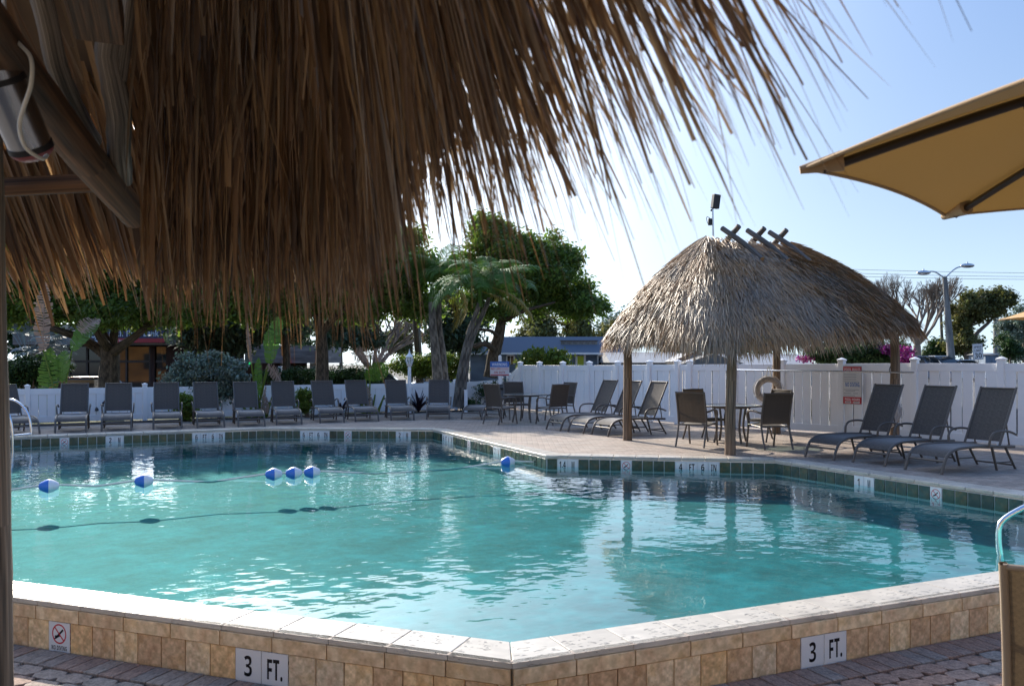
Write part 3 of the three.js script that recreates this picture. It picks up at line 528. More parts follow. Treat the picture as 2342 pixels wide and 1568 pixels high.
// ------------------------------------------------------------------ thatched shelter beyond the pool
{
  const g = thing('thatched_shelter', 'thatched shelter on four wooden posts over the glass table', 'shelter');
  const C = [4.67, 16.3], U = [0.911, 0.413], Q = [0.456, -0.89], a = 2.38, b = 1.98;
  const loc = (u, q, y) => V(C[0] + U[0] * u + Q[0] * q, y, C[1] + U[1] * u + Q[1] * q);
  const posts = [[2.28, 16.85], [3.64, 14.2], [5.7, 18.4], [7.06, 15.75]];
  posts.forEach(([x, f], i) => mesh('post', log([V(x + rr(-.01, .01), -0.02, f), V(x, 0.8, f), V(x + rr(-.02, .02), 1.5, f), V(x, 2.06, f)], [0.092, 0.088, 0.084, 0.08], 12, 12, 0.03), M.postWood, g));
  for (const [i, j] of [[0, 1], [2, 3], [0, 2], [1, 3]]) { const p = posts[i], q = posts[j]; mesh('beam', cyl(V(p[0], 2.02, p[1]), V(q[0], 2.02, q[1]), 0.06, 0.055), M.wood, g); }
  const RY = 3.86, r0 = -1.15, r1 = 0.75;
  // roof surface: t = 0 at the ridge, 1 at the eave; s runs round the eave
  const rim = (s) => { const per = [2 * a, 2 * b, 2 * a, 2 * b], tot = 4 * (a + b); let d = ((s % 1) + 1) % 1 * tot; const cr = 0.5;
    let u, q; if (d < per[0]) { u = -a + d; q = b; } else if ((d -= per[0]) < per[1]) { u = a; q = b - d; } else if ((d -= per[1]) < per[2]) { u = a - d; q = -b; } else { d -= per[2]; u = -a; q = -b + d; }
    // round the corners a little
    const k = Math.pow(Math.pow(Math.abs(u / a), 7) + Math.pow(Math.abs(q / b), 7), -1 / 7); return [u * k * 1.02, q * k * 1.02]; };
  const eaveY = (u, q) => 1.99 + 0.12 * (u / a) - 0.06 * (q / b) - 0.10 * Math.max(0, -u / a) * Math.max(0, q / b) + 0.12 * Math.max(0, u / a) * Math.max(0, q / b);
  const ridgeOf = (u, q) => Math.max(r0, Math.min(r1, u * 0.52 - 0.18));
  const surf = (s, t) => { const [u, q] = rim(s), ru = ridgeOf(u, q), e = eaveY(u, q), k = Math.pow(t, 0.93); return loc(ru + (u - ru) * k, q * k, RY + (e - RY) * (0.88 * t + 0.12 * t * t * t) + 0.09 * Math.sin(Math.PI * t)); };
  // closed under-layer
  const n = 72, m = 10, p = [], ix = [];
  for (let i = 0; i <= n; i++) for (let j = 0; j <= m; j++) { const v = surf(i / n, 0.02 + 0.95 * j / m); p.push(v.x, v.y - 0.05, v.z); }
  for (let i = 0; i < n; i++) for (let j = 0; j < m; j++) { const A = i * (m + 1) + j, B = A + m + 1; ix.push(A, A + 1, B, B, A + 1, B + 1); }
  const ug = new THREE.BufferGeometry(); ug.setAttribute('position', new THREE.Float32BufferAttribute(p, 3)); ug.setIndex(ix); ug.computeVertexNormals();
  mesh('thatch_backing', ug, std(lin(0.17, 0.13, 0.10), { roughness: 1 }), g);
  // leaf blades
  const blade = (() => { const P = [], I = [], K = 4; for (let k = 0; k <= K; k++) { const t = k / K, w = 0.5 * (1 - 0.85 * t * t); P.push(-w, 0, t, 0, 0.28 * w, t, w, 0, t); } for (let k = 0; k < K; k++) { const A = k * 3; I.push(A, A + 1, A + 3, A + 3, A + 1, A + 4, A + 1, A + 2, A + 4, A + 4, A + 2, A + 5); }
    const q = new THREE.BufferGeometry(); q.setAttribute('position', new THREE.Float32BufferAttribute(P, 3)); q.setIndex(I); q.computeVertexNormals(); q.setAttribute('color', new THREE.Float32BufferAttribute(new Array(P.length).fill(1), 3)); return q; })();
  const N = 44000, im = new THREE.InstancedMesh(blade, tikiThatch, N), mt = new THREE.Matrix4(), col = new THREE.Color();
  const X = new THREE.Vector3(), Y = new THREE.Vector3(), Z = new THREE.Vector3();
  const grey = fbm(8, 2, 4242);
  for (let i = 0; i < N; i++) {
    const s = rnd(), fringe = i < 12000, t = fringe ? rr(0.83, 0.97) : Math.pow(rnd(), 0.62) * 0.93, P0 = surf(s, t), P1 = surf(s + rr(-0.004, 0.004), t + 0.05);
    Z.copy(P1).sub(P0).normalize(); if (fringe) { Z.y -= rr(0.25, 1.1); Z.normalize(); } else { Z.y += rr(-0.10, 0.16); Z.x += gauss() * 0.12; Z.z += gauss() * 0.12; Z.normalize(); }
    const out = P0.clone().sub(loc(-0.2, 0, P0.y)).normalize(); X.crossVectors(Z, out).normalize(); Y.crossVectors(Z, X).normalize(); if (Y.y < 0) { Y.negate(); X.negate(); }
    const roll = gauss() * 0.7; const X2 = X.clone().multiplyScalar(Math.cos(roll)).addScaledVector(Y, Math.sin(roll)), Y2 = new THREE.Vector3().crossVectors(Z, X2);
    const w = rr(0.008, 0.024), l = fringe ? rr(0.18, 0.42) : rr(0.14, 0.36);
    mt.makeBasis(X2.multiplyScalar(w), Y2.multiplyScalar(w), Z.clone().multiplyScalar(l)); P0.y += fringe ? rr(-0.05, 0.03) : rr(-0.01, 0.05); mt.setPosition(P0); im.setMatrixAt(i, mt);
    const gy = cl(0.28 + (grey(s * 2, t) - 0.5) * 2.2 + gauss() * 0.35 - (fringe ? 0.25 : 0)), k = rr(0.55, 1.25); col.setRGB((0.50 * (1 - gy) + 0.37 * gy) * k, (0.295 * (1 - gy) + 0.28 * gy) * k, (0.135 * (1 - gy) + 0.20 * gy) * k); im.setColorAt(i, col);
  }
  im.name = 'thatch'; im.castShadow = im.receiveShadow = true; g.add(im); stuffPart(im);
  // logs crossed over the ridge
  for (const u of [-0.62, -0.02, 0.52]) {
    const top = loc(u - 0.02, -0.20, RY + 0.22), low = loc(u + 0.10, 0.72, RY - 0.46), top2 = loc(u + 0.06, 0.17, RY + 0.22), low2 = loc(u - 0.04, -0.72, RY - 0.48);
    mesh('ridge_log', log([top, top.clone().lerp(low, 0.5).add(v3(0, 0.03, 0)), low], [0.05, 0.054, 0.056], 8, 10, 0.04), M.ridgeWood, g);
    mesh('ridge_log', log([top2, top2.clone().lerp(low2, 0.5), low2], [0.05, 0.054, 0.056], 8, 10, 0.04), M.ridgeWood, g);
    const d = low.clone().sub(top).normalize(); const e = mesh('log_end', cyl(low.clone(), low.clone().addScaledVector(d, 0.008), 0.055, 0.053), M.endGrain, g);
  }
  // floodlight on a thin pole behind the ridge
  const fl = thing('floodlight', 'black floodlight on a thin metal pole above the thatched ridge', 'floodlight');
  const b0 = loc(-0.72, -0.35, RY - 0.35), b1 = b0.clone().add(v3(-0.02, 0.98, 0));
  mesh('pole', cyl(b0, b1, 0.022, 0.02), M.steel, fl);
  const hd = mesh('lamp_head', rbox(0.15, 0.27, 0.10, 0.015), M.black, fl); hd.position.copy(b1).add(v3(0.06, 0.12, 0)); hd.rotation.set(0.1, 0.4, -0.12);
  mesh('bracket', cyl(b1.clone().add(v3(-0.03, -0.06, 0)), b1.clone().add(v3(0.05, 0.04, 0)), 0.02), M.black, fl);
  const jb = mesh('junction_box', rbox(0.07, 0.13, 0.06, 0.01), M.black, fl); jb.position.copy(b1).add(v3(-0.05, -0.27, 0));
  mesh('cable', tube([b1.clone().add(v3(-0.05, -0.2, 0)), b1.clone().add(v3(-0.11, -0.17, 0)), b1.clone().add(v3(-0.09, -0.3, 0)), b1.clone().add(v3(-0.05, -0.33, 0))], 0.006, 14, 6), M.black, fl);
}
// crook pole on hooks, life rings, signs
{
  const g = thing('rescue_pole', 'long metal rescue pole with a crook hung between the shelter posts', 'rescue pole'), y = 1.365;
  const e0 = V(5.17, y, 19.35), e1 = V(7.28, y - 0.01, 15.3), off = v3(-0.09, 0, 0.05);
  mesh('shaft', cyl(e0.clone().add(off), e1.clone().add(off), 0.016), M.steel, g);
  mesh('crook', tube([e0.clone().add(off), e0.clone().add(v3(-0.2, -0.01, -0.05)), e0.clone().add(v3(-0.3, -0.12, 0.02)), e0.clone().add(v3(-0.27, -0.5, 0.05)), e0.clone().add(v3(-0.16, -0.72, 0.05)), e0.clone().add(v3(-0.1, -0.6, 0.0))], 0.012, 30, 8), M.steel, g);
  for (const [x, f] of [[5.7, 18.4], [7.06, 15.75]]) mesh('hook', tube([V(x - 0.085, y + 0.1, f - 0.03), V(x - 0.12, y + 0.03, f - 0.06), V(x - 0.1, y - 0.03, f - 0.07), V(x - 0.06, y - 0.01, f - 0.06)], 0.007, 12, 6), M.black, g);
  function ring(label, x, y0, f, face, hx) {
    const r = thing('life_ring', label, 'life ring', [x, y0, -f], face, 'life rings on the shelter posts');
    mesh('ring_body', new THREE.TorusGeometry(0.225, 0.062, 14, 40), M.ring, r);
    for (let k = 0; k < 4; k++) { const a = k * Math.PI / 2 + 0.6; const b = mesh('band', new THREE.TorusGeometry(0.0655, 0.004, 6, 16).scale(1, 1, 9), M.ring, r); b.position.set(Math.cos(a) * 0.225, Math.sin(a) * 0.225, 0); b.rotation.set(Math.PI / 2, 0, 0); b.rotation.order = 'ZXY'; b.rotation.z = a; }
    const pts = []; for (let k = 0; k <= 32; k++) { const a = k / 32 * Math.PI * 2, q = 0.295 + 0.02 * Math.abs(Math.sin(2 * (a - 0.6))); pts.push(v3(Math.cos(a) * q, Math.sin(a) * q, 0)); }
    mesh('grab_line', tube(pts, 0.007, 64, 5), M.rope, r);
    mesh('hanging_rope', tube([v3(-0.05, 0.28, 0.03), v3(-0.03, 0.4, 0.03), v3(0, 0.5, 0.02), v3(0.03, 0.4, 0.04), v3(0.05, 0.27, 0.03)], 0.009, 20, 5), M.rope, r);
  }
  ring('weathered pale life ring hung on the shelter post behind the glass table', 5.47, 0.95, 18.2, -0.15);
  ring('weathered pale life ring half hidden by the back of a dark lounger', 6.86, 0.63, 15.7, -0.3);
  const rules = thing('pool_rules_sign', 'white pool rules sign with red bands and blue NO DIVING on the tall fence', 'sign', [0, 0, 0], 0);
  const art = card(384, 768, (x, w, h) => {
    x.fillStyle = '#d9d6d2'; x.fillRect(0, 0, w, h); x.fillStyle = '#c3202c'; x.fillRect(0, 8, w, 118); x.fillRect(0, 622, w, 138); x.fillStyle = '#efe9e4'; squeezed(x, 'POOL RULES', w / 2, 68, 340, 84);
    squeezed(x, 'POOL HOURS', w / 2, 672, 320, 66); x.fillRect(36, 712, 128, 34); x.fillRect(216, 712, 128, 34); squeezed(x, 'TO', 190, 730, 30, 26); x.fillStyle = '#2b62a8'; squeezed(x, 'NO DIVING.', w / 2 + 8, 372, 320, 118);
    x.fillStyle = '#6a7078'; for (const [y, a, b] of [[165, 20, 270], [215, 20, 260], [262, 20, 260], [305, 20, 330], [470, 20, 330], [500, 50, 240], [545, 20, 160], [545, 210, 290], [590, 20, 230]]) for (let q = a; q < b; q += 26) x.fillRect(q, y, 20, 10);
    x.fillStyle = '#5a6068'; x.fillRect(48, 722, 100, 12); x.fillRect(230, 722, 100, 12);
  });
  const p = segAt(1957), q = segAt(1975), t = yaw(q[0] - p[0], q[1] - p[1]);
  rules.position.set(p[0] - 0.10, 1.06, -(p[1] - 0.07)); rules.rotation.y = t;
  const pl = mesh('sign_panel', box(0.42, 0.80, 0.006), M.white, rules); const f = mesh('sign_face', new THREE.PlaneGeometry(0.41, 0.79).translate(0, 0, 0.006), std(lin(0.9, 0.9, 0.9), { map: art, roughness: 0.4 }), rules);
  const warn = thing('warning_sign', 'blue and white WARNING sign on a white post beside the far table', 'sign', [-0.38, 0, -27.0]);
  const art2 = card(512, 384, (x, w, h) => { x.fillStyle = '#e4dcdc'; x.fillRect(0, 0, w, h); x.fillStyle = '#2a6cc4'; x.fillRect(0, 0, w, 150); x.fillStyle = '#eef2f6'; squeezed(x, 'WARNING', w / 2, 78, 420, 108); x.fillStyle = '#c9484f'; x.fillRect(10, 345, w - 20, 30); squeezed(x, 'NO LIFE', 152, 195, 270, 76); x.fillStyle = '#dd9ba4'; squeezed(x, 'GUARD', 398, 195, 200, 76); x.fillStyle = '#c2504e'; squeezed(x, 'ON DUTY', w / 2, 292, 300, 78); });
  mesh('post', box(0.105, 1.72, 0.105, 0, 0.86, 0), M.vinyl, warn); mesh('post_cap', new THREE.ConeGeometry(0.085, 0.05, 4).rotateY(Math.PI / 4).translate(0, 1.745, 0), M.vinyl, warn);
  mesh('sign_panel', rbox(0.61, 0.46, 0.012, 0.004).translate(-0.01, 1.33, 0.065), M.white, warn); mesh('sign_face', new THREE.PlaneGeometry(0.6, 0.45).translate(-0.01, 1.33, 0.073), std(lin(0.9, 0.9, 0.9), { map: art2, roughness: 0.4 }), warn);
  const lp = thing('garden_lamp', 'white garden lamp post with a lantern top behind the lounger row', 'lamp post', [-3.09, 0, -25.7]);
  mesh('pole', new THREE.CylinderGeometry(0.05, 0.06, 1.42, 14).translate(0, 0.71, 0), M.vinyl, lp);
  mesh('lantern_base', new THREE.LatheGeometry([[0, 1.42], [0.09, 1.42], [0.07, 1.46], [0.1, 1.49], [0.11, 1.5]].map((q) => new THREE.Vector2(...q)), 16), M.vinyl, lp);
  mesh('lantern_glass', new THREE.LatheGeometry([[0.07, 1.5], [0.1, 1.56], [0.1, 1.63], [0.075, 1.69]].map((q) => new THREE.Vector2(...q)), 8), phy(lin(0.85, 0.88, 0.9), { transmission: 0.8, roughness: 0.15, thickness: 0 }), lp);
  for (let k = 0; k < 8; k++) { const a = k * Math.PI / 4; mesh('lantern_bar', tube([v3(Math.cos(a) * 0.072, 1.5, Math.sin(a) * 0.072), v3(Math.cos(a) * 0.105, 1.56, Math.sin(a) * 0.105), v3(Math.cos(a) * 0.105, 1.63, Math.sin(a) * 0.105), v3(Math.cos(a) * 0.078, 1.69, Math.sin(a) * 0.078)], 0.009, 10, 5), M.vinyl, lp); }
  mesh('lantern_cap', new THREE.LatheGeometry([[0.12, 1.69], [0.1, 1.73], [0.05, 1.78], [0.022, 1.82], [0.026, 1.84], [0.008, 1.9], [0, 1.95]].map((q) => new THREE.Vector2(...q)), 12), M.vinyl, lp);
  const sp = thing('garden_post', 'short white post in the planting bed beside the leaning palm trunk', 'post', [-1.42, 0, -26.3]); mesh('shaft', box(0.1, 0.66, 0.1, 0, 0.33, 0), M.vinyl, sp); mesh('cap', box(0.115, 0.03, 0.115, 0, 0.676, 0), M.vinyl, sp);
}

// ------------------------------------------------------------------ rope with floats, ladder, handrail
{
  const a = [-0.07, 14.35], b = [-6.28, 11.57], dir = [(b[0] - a[0]) / 6.804, (b[1] - a[1]) / 6.804], at = (s) => [a[0] + dir[0] * s, a[1] + dir[1] * s];
  const fl = [[-6.28, 11.57], [-5.2, 12.08], [-3.57, 12.8], [-3.30, 12.92], [-3.05, 13.03], [-0.07, 14.35]].map(([x, f]) => (x - a[0]) / dir[0]);
  const rope = thing('float_rope', 'white rope strung across the pool through blue and white floats', 'rope');
  const pts = []; for (let s = -0.78; s < 10; s += 0.09) { const d = Math.min(...fl.map((q) => Math.abs(q - s))), [x, f] = at(s); pts.push(V(x, WL + Math.max(-0.03, 0.055 - 0.062 * Math.max(0, d - 0.12) / 0.62) + (s < -0.7 ? 0.09 : 0), f)); }
  mesh('rope_line', tube(pts, 0.015, 300, 6), M.rope, rope);
  const wa = at(-0.82); mesh('wall_anchor', tube([V(wa[0] - 0.05, WL + 0.06, wa[1]), V(wa[0], WL + 0.1, wa[1]), V(wa[0] + 0.06, WL + 0.09, wa[1] + 0.03)], 0.014, 10, 6), M.steel, rope);
  const prof = [[0.012, -0.125], [0.05, -0.11], [0.09, -0.03], [0.096, 0]].map((q) => new THREE.Vector2(...q)), half = new THREE.LatheGeometry(prof, 20).rotateZ(-Math.PI / 2);
  const fn_ = ['blue and white float on the pool rope nearest the post of the near hut', 'blue and white float alone on the rope, between the end float and the trio', 'blue and white float of the touching trio, on the side of the lone floats', 'blue and white float in the middle of the touching trio', 'blue and white float of the touching trio, on the side of the wall anchor', 'blue and white float on the rope beside its wall anchor'];
  let proto = null;
  for (const [i, s] of fl.entries()) {
    const [x, f] = at(s), pos = [x, WL + 0.045, -f], t = yaw(-dir[0], -dir[1]);
    if (!proto) { proto = thing('pool_float', fn_[0], 'float', pos, t, 'floats on the pool rope'); mesh('blue_half', half, M.floatBlue, proto); mesh('white_half', half.clone().rotateY(Math.PI), M.floatWhite, proto); }
    else copyThing(proto, pos, t, fn_[i]);
  }
  const lad = thing('pool_ladder', 'chrome pool ladder rails at the pool edge beside the lounger row', 'ladder');
  for (const o of [0, 0.46]) { const base = [-10.72 + o * 0.30, 17.62 + o * 0.95], n = [0.95, -0.30]; const q = (d, y) => V(base[0] + n[0] * d, y, base[1] + n[1] * d); mesh('rail', tube([q(-0.45, 0), q(-0.42, 0.5), q(-0.25, 0.72), q(0.1, 0.72), q(0.42, 0.48), q(0.52, 0.1), q(0.52, -0.7)], 0.024, 50, 10), M.chrome, lad); mesh('flange', new THREE.CylinderGeometry(0.05, 0.055, 0.02, 14).translate(...q(-0.45, 0.01).toArray()), M.chrome, lad); }
  for (const y of [-0.45, -0.2, 0.04]) mesh('rung', cyl(V(-10.22, y, 17.46), V(-10.08, y, 17.9), 0.02), M.chrome, lad);
  const hr = thing('handrail', 'chrome stair handrail rising out of the water at the pool corner', 'handrail');
  const B = (x, f, y) => V(x, y, f);
  mesh('rail', tube([B(4.62, 7.5, -1.1), B(4.50, 7.58, -0.6), B(4.40, 7.66, -0.25), B(4.38, 7.68, -0.02), B(4.40, 7.68, 0.10), B(4.55, 7.66, 0.22), B(5.0, 7.64, 0.40), B(5.9, 7.66, 0.74), B(6.6, 7.72, 0.86), B(7.2, 7.8, 0.78), B(7.42, 7.84, 0.5), B(7.45, 7.85, 0.0)], 0.026, 90, 12), M.chrome, hr);
  mesh('flange', new THREE.CylinderGeometry(0.05, 0.055, 0.02, 14).translate(7.45, 0.01, -7.85), M.chrome, hr);
}

// ------------------------------------------------------------------ plants
function leafCluster(n, R, len, wid, s) {
  const P = [], I = [], q = new THREE.Quaternion(), e = new THREE.Euler(), a = new THREE.Vector3();
  for (let k = 0; k < n; k++) {
    e.set(rr(-0.9, 0.9), rnd() * 6.283, rr(-0.9, 0.9)); q.setFromEuler(e); const c = v3(gauss(), gauss() * 0.8, gauss()).multiplyScalar(R * 0.8), l = len * rr(0.7, 1.25), w = wid * rr(0.7, 1.25), b = P.length / 3;
    for (const [x, y, z] of [[-l / 2, 0, 0], [0, 0.10 * l, w / 2], [l / 2, -0.05 * l, 0], [0, 0.10 * l, -w / 2]]) { a.set(x, y, z).applyQuaternion(q).add(c); P.push(a.x, a.y, a.z); }
    I.push(b, b + 1, b + 3, b + 1, b + 2, b + 3);
  }
  const g = new THREE.BufferGeometry(); g.setAttribute('position', new THREE.Float32BufferAttribute(P, 3)); g.setIndex(I); g.computeVertexNormals(); return g;
}
function foliage(parent, name, mat, blobs, { cluster, spread = 0.5, flat = 1, tint = 0.35, size = [0.7, 1.3], clumps = 0.03 }) {
  const pts = [];
  for (const { c, r, n } of blobs) {
    const m = Math.max(4, Math.round(n * clumps)), centres = Array.from({ length: m }, () => { const d = v3(gauss(), gauss(), gauss()).normalize().multiplyScalar(Math.pow(rnd(), 0.45)); return v3(c.x + d.x * r[0], c.y + d.y * r[1], c.z + d.z * r[2]); });
    for (let k = 0; k < n; k++) { const q = centres[k % m]; pts.push(v3(q.x + gauss() * spread, q.y + gauss() * spread * 0.6 * flat, q.z + gauss() * spread)); }
  }
  const im = new THREE.InstancedMesh(cluster, mat, pts.length), mt = new THREE.Matrix4(), q = new THREE.Quaternion(), e = new THREE.Euler(), col = new THREE.Color(), sc = new THREE.Vector3();
  pts.forEach((p, i) => { e.set(gauss() * 0.5, rnd() * 6.283, gauss() * 0.5); q.setFromEuler(e); sc.setScalar(rr(...size)); mt.compose(p, q, sc); im.setMatrixAt(i, mt); const k = 1 + rr(-tint, tint), y = rr(0.85, 1.15); col.setRGB(k * y, k, k * rr(0.8, 1.15)); im.setColorAt(i, col); });
  im.name = name; im.castShadow = im.receiveShadow = true; parent.add(im); return stuffPart(im);
}
const clusters = [leafCluster(11, 0.36, 0.19, 0.10), leafCluster(14, 0.10, 0.075, 0.035), leafCluster(14, 0.5, 0.34, 0.12), leafCluster(12, 0.07, 0.07, 0.04)];
const G0 = -0.5;
function limbs(g, list, mat = M.bark) { for (const [pts, rs] of list) mesh('limb', log(pts, rs, 12, 8, 0.08), mat, g); }
// the tree behind the bank sign
{
  const D = 31, P = (x, y, d = D) => pix(x, y, d);
  let g = thing('shade_tree', 'broad shade tree with many forking limbs before the bank sign', 'tree', [0, 0, 0], 0, 'shade trees beyond the low fence');
  mesh('trunk', log([V(-14.55, G0, D), P(250, 860), P(252, 815), P(248, 790)], [0.42, 0.36, 0.34, 0.30], 10, 10, 0.08), M.bark, g);
  limbs(g, [[[P(250, 815), P(215, 790), P(180, 770, 30), P(120, 750, 29), P(60, 728, 29)], [0.22, 0.17, 0.14, 0.11, 0.06]], [[P(250, 800), P(225, 760, 30), P(205, 725, 30), P(190, 640, 30)], [0.2, 0.15, 0.12, 0.06]],
    [[P(255, 800), P(262, 760), P(268, 720), P(280, 620)], [0.18, 0.14, 0.11, 0.05]], [[P(258, 805), P(300, 775, 30), P(340, 745, 30), P(400, 715, 30), P(440, 690, 29)], [0.2, 0.15, 0.12, 0.09, 0.04]],
    [[P(252, 795), P(235, 755), P(230, 720), P(215, 600)], [0.15, 0.12, 0.1, 0.05]], [[P(335, 748, 30), P(330, 700, 30), P(340, 600, 30)], [0.11, 0.08, 0.04]]]);
  foliage(g, 'crown', M.leaf, [{ c: P(130, 620, 30), r: [2.6, 1.5, 2.2], n: 2300 }, { c: P(300, 610, 31), r: [2.8, 1.5, 2.3], n: 2600 }, { c: P(420, 630, 30), r: [1.8, 1.25, 1.8], n: 1300 }, { c: P(200, 510, 32), r: [3.2, 1.2, 2.4], n: 2000 }, { c: P(20, 640, 30), r: [2.2, 1.3, 2], n: 1300 }, { c: P(380, 545, 32), r: [2.4, 1.1, 2.0], n: 1200 }, { c: P(120, 700, 30), r: [2.3, 0.45, 1.6], n: 800 }, { c: P(310, 705, 30), r: [2.2, 0.45, 1.6], n: 850 }, { c: P(440, 700, 30), r: [1.2, 0.4, 1.4], n: 420 }], { cluster: clusters[0], spread: 0.55 });
  g = thing('shade_tree', 'tall shade tree with a straight pale trunk behind the middle loungers', 'tree', [0, 0, 0], 0, 'shade trees beyond the low fence');
  mesh('trunk', log([P(736, 884, 32), P(738, 820, 32), P(733, 760, 32), P(722, 690, 32)], [0.26, 0.23, 0.2, 0.17], 10, 10, 0.06), M.bark, g);
  limbs(g, [[[P(734, 765, 32), P(755, 735, 32), P(790, 705, 31), P(840, 650, 31)], [0.16, 0.13, 0.1, 0.05]], [[P(724, 700, 32), P(700, 660, 32), P(660, 600, 32)], [0.14, 0.1, 0.05]], [[P(728, 710, 32), P(750, 640, 32), P(760, 560, 32)], [0.13, 0.09, 0.05]], [[P(735, 745, 32), P(700, 700, 31), P(640, 665, 31)], [0.1, 0.07, 0.04]]]);
  foliage(g, 'crown', M.leaf, [{ c: P(600, 640, 31), r: [2.0, 1.0, 1.8], n: 1500 }, { c: P(760, 600, 32), r: [2.6, 1.6, 2.2], n: 2300 }, { c: P(880, 600, 32), r: [1.7, 1.2, 1.8], n: 1500 }, { c: P(690, 555, 33), r: [2.4, 1.0, 2.0], n: 1200 }, { c: P(925, 560, 33), r: [0.9, 0.55, 1.0], n: 420 }, { c: P(500, 690, 31), r: [1.5, 0.6, 1.4], n: 600 }, { c: P(600, 700, 31), r: [1.8, 0.4, 1.5], n: 700 }, { c: P(830, 690, 32), r: [1.7, 0.5, 1.5], n: 700 }, { c: P(930, 690, 32), r: [0.9, 0.6, 1.2], n: 420 }], { cluster: clusters[0], spread: 0.5 });
  g = thing('shade_tree', 'rounded shade tree with low bent limbs before the blue house', 'tree', [0, 0, 0], 0, 'shade trees beyond the low fence');
  mesh('trunk', log([P(1122, 862, 35), P(1130, 810, 35), P(1140, 770, 35), P(1150, 715, 35)], [0.30, 0.27, 0.24, 0.2], 10, 10, 0.08), M.bark, g);
  limbs(g, [[[P(1133, 800, 35), P(1105, 785, 34), P(1080, 792, 34), P(1070, 770, 34), P(1085, 720, 34)], [0.13, 0.11, 0.1, 0.09, 0.05]], [[P(1140, 770, 35), P(1120, 755, 34), P(1095, 752, 34)], [0.1, 0.08, 0.05]], [[P(1150, 715, 35), P(1185, 680, 35), P(1230, 650, 35)], [0.15, 0.11, 0.05]], [[P(1150, 715, 35), P(1140, 650, 35), P(1150, 570, 35)], [0.14, 0.1, 0.05]], [[P(1148, 735, 35), P(1200, 710, 34), P(1270, 690, 34)], [0.12, 0.08, 0.04]]]);
  foliage(g, 'crown', M.leaf, [{ c: P(1130, 590, 35), r: [1.6, 1.3, 1.7], n: 950 }, { c: P(1225, 610, 35), r: [1.8, 1.4, 1.9], n: 1250 }, { c: P(1290, 670, 35), r: [1.4, 0.8, 1.6], n: 640 }, { c: P(1130, 530, 35), r: [1.0, 0.5, 1.2], n: 480 }, { c: P(1340, 700, 35), r: [0.7, 0.35, 1.0], n: 330 }, { c: P(1160, 690, 35), r: [2.0, 0.6, 1.6], n: 560 }, { c: P(1285, 590, 35), r: [0.8, 0.5, 1.0], n: 360 }], { cluster: clusters[0], spread: 0.34, clumps: 0.036 });
  g = thing('shade_tree', 'dark hanging casuarina beside the bank drive through', 'tree', [0, 0, 0], 0, 'shade trees beyond the low fence');
  mesh('trunk', log([P(656, 880, 40), P(655, 800, 40), P(650, 700, 40)], [0.2, 0.17, 0.12], 8, 8), M.bark, g);
  foliage(g, 'crown', M.needle, [{ c: P(525, 745, 40), r: [2.2, 1.2, 1.6], n: 1200 }, { c: P(640, 730, 41), r: [2.0, 1.1, 1.6], n: 900 }, { c: P(800, 760, 46), r: [1.6, 1.2, 1.5], n: 450 }], { cluster: clusters[2], spread: 0.35, flat: 1.6 });
  g = thing('shade_tree', 'dark feathery tree between the palm trunks', 'tree', [0, 0, 0], 0, 'shade trees beyond the low fence');
  mesh('trunk', log([P(1062, 880, 42), P(1055, 800, 42), P(1060, 740, 42)], [0.25, 0.2, 0.12], 8, 8), M.bark, g);
  foliage(g, 'crown', M.needle, [{ c: P(1052, 745, 42), r: [1.3, 1.3, 1.4], n: 1000 }, { c: P(1030, 700, 42), r: [0.9, 0.7, 1.0], n: 400 }], { cluster: clusters[2], spread: 0.3, flat: 1.5 });
}
// bare branching trees
function bareTree(name, label, base, h, spread, depth, mat, group, fine = 1) {
  const g = thing(name, label, 'tree', [0, 0, 0], 0, group), parts = [];
  const grow = (p, d, l, r, k) => {
    const mid = p.clone().addScaledVector(d, l * 0.5).add(v3(gauss(), gauss(), gauss()).multiplyScalar(l * 0.06)), e = p.clone().addScaledVector(d, l);
    const a = cyl(p, mid, r, r * 0.88, k > 2 ? 6 : 4), b = cyl(mid, e, r * 0.88, r * 0.74, k > 2 ? 6 : 4); parts.push(a, b);
    if (k === 0) return; const n = k > depth - 2 ? 3 : rnd() < 0.55 ? 3 : 2;
    for (let i = 0; i < n; i++) { const q = d.clone().add(v3(gauss(), gauss() * 0.55 + 0.22, gauss()).multiplyScalar(spread)).normalize(); grow(e, q, l * rr(0.66, 0.86), r * rr(0.56, 0.72), k - 1); }
  };
  const trunkTop = base.clone().add(v3(rr(-0.2, 0.2), h * 0.2, 0)); mesh('trunk', cyl(base, trunkTop, h * 0.05, h * 0.042, 9), mat, g);
  for (let i = 0; i < 5; i++) grow(trunkTop, v3(Math.cos(i * 1.3) * 0.75, 0.85, Math.sin(i * 1.3) * 0.6).normalize(), h * 0.23, h * 0.024, depth);
  const b = mesh('branches', mergeGeometries(parts), mat, g); stuffPart(b); return g;
}
bareTree('bare_tree', 'leafless grey branching tree seen under the shade trees past the bank', pix(850, 900, 48), 6.2, 0.62, 5, M.twig, 'leafless trees');
bareTree('bare_tree', 'leafless brown tree with dense upright twigs right of the thatched roof', pix(2098, 826, 62), 6.0, 0.40, 7, M.twig, 'leafless trees');
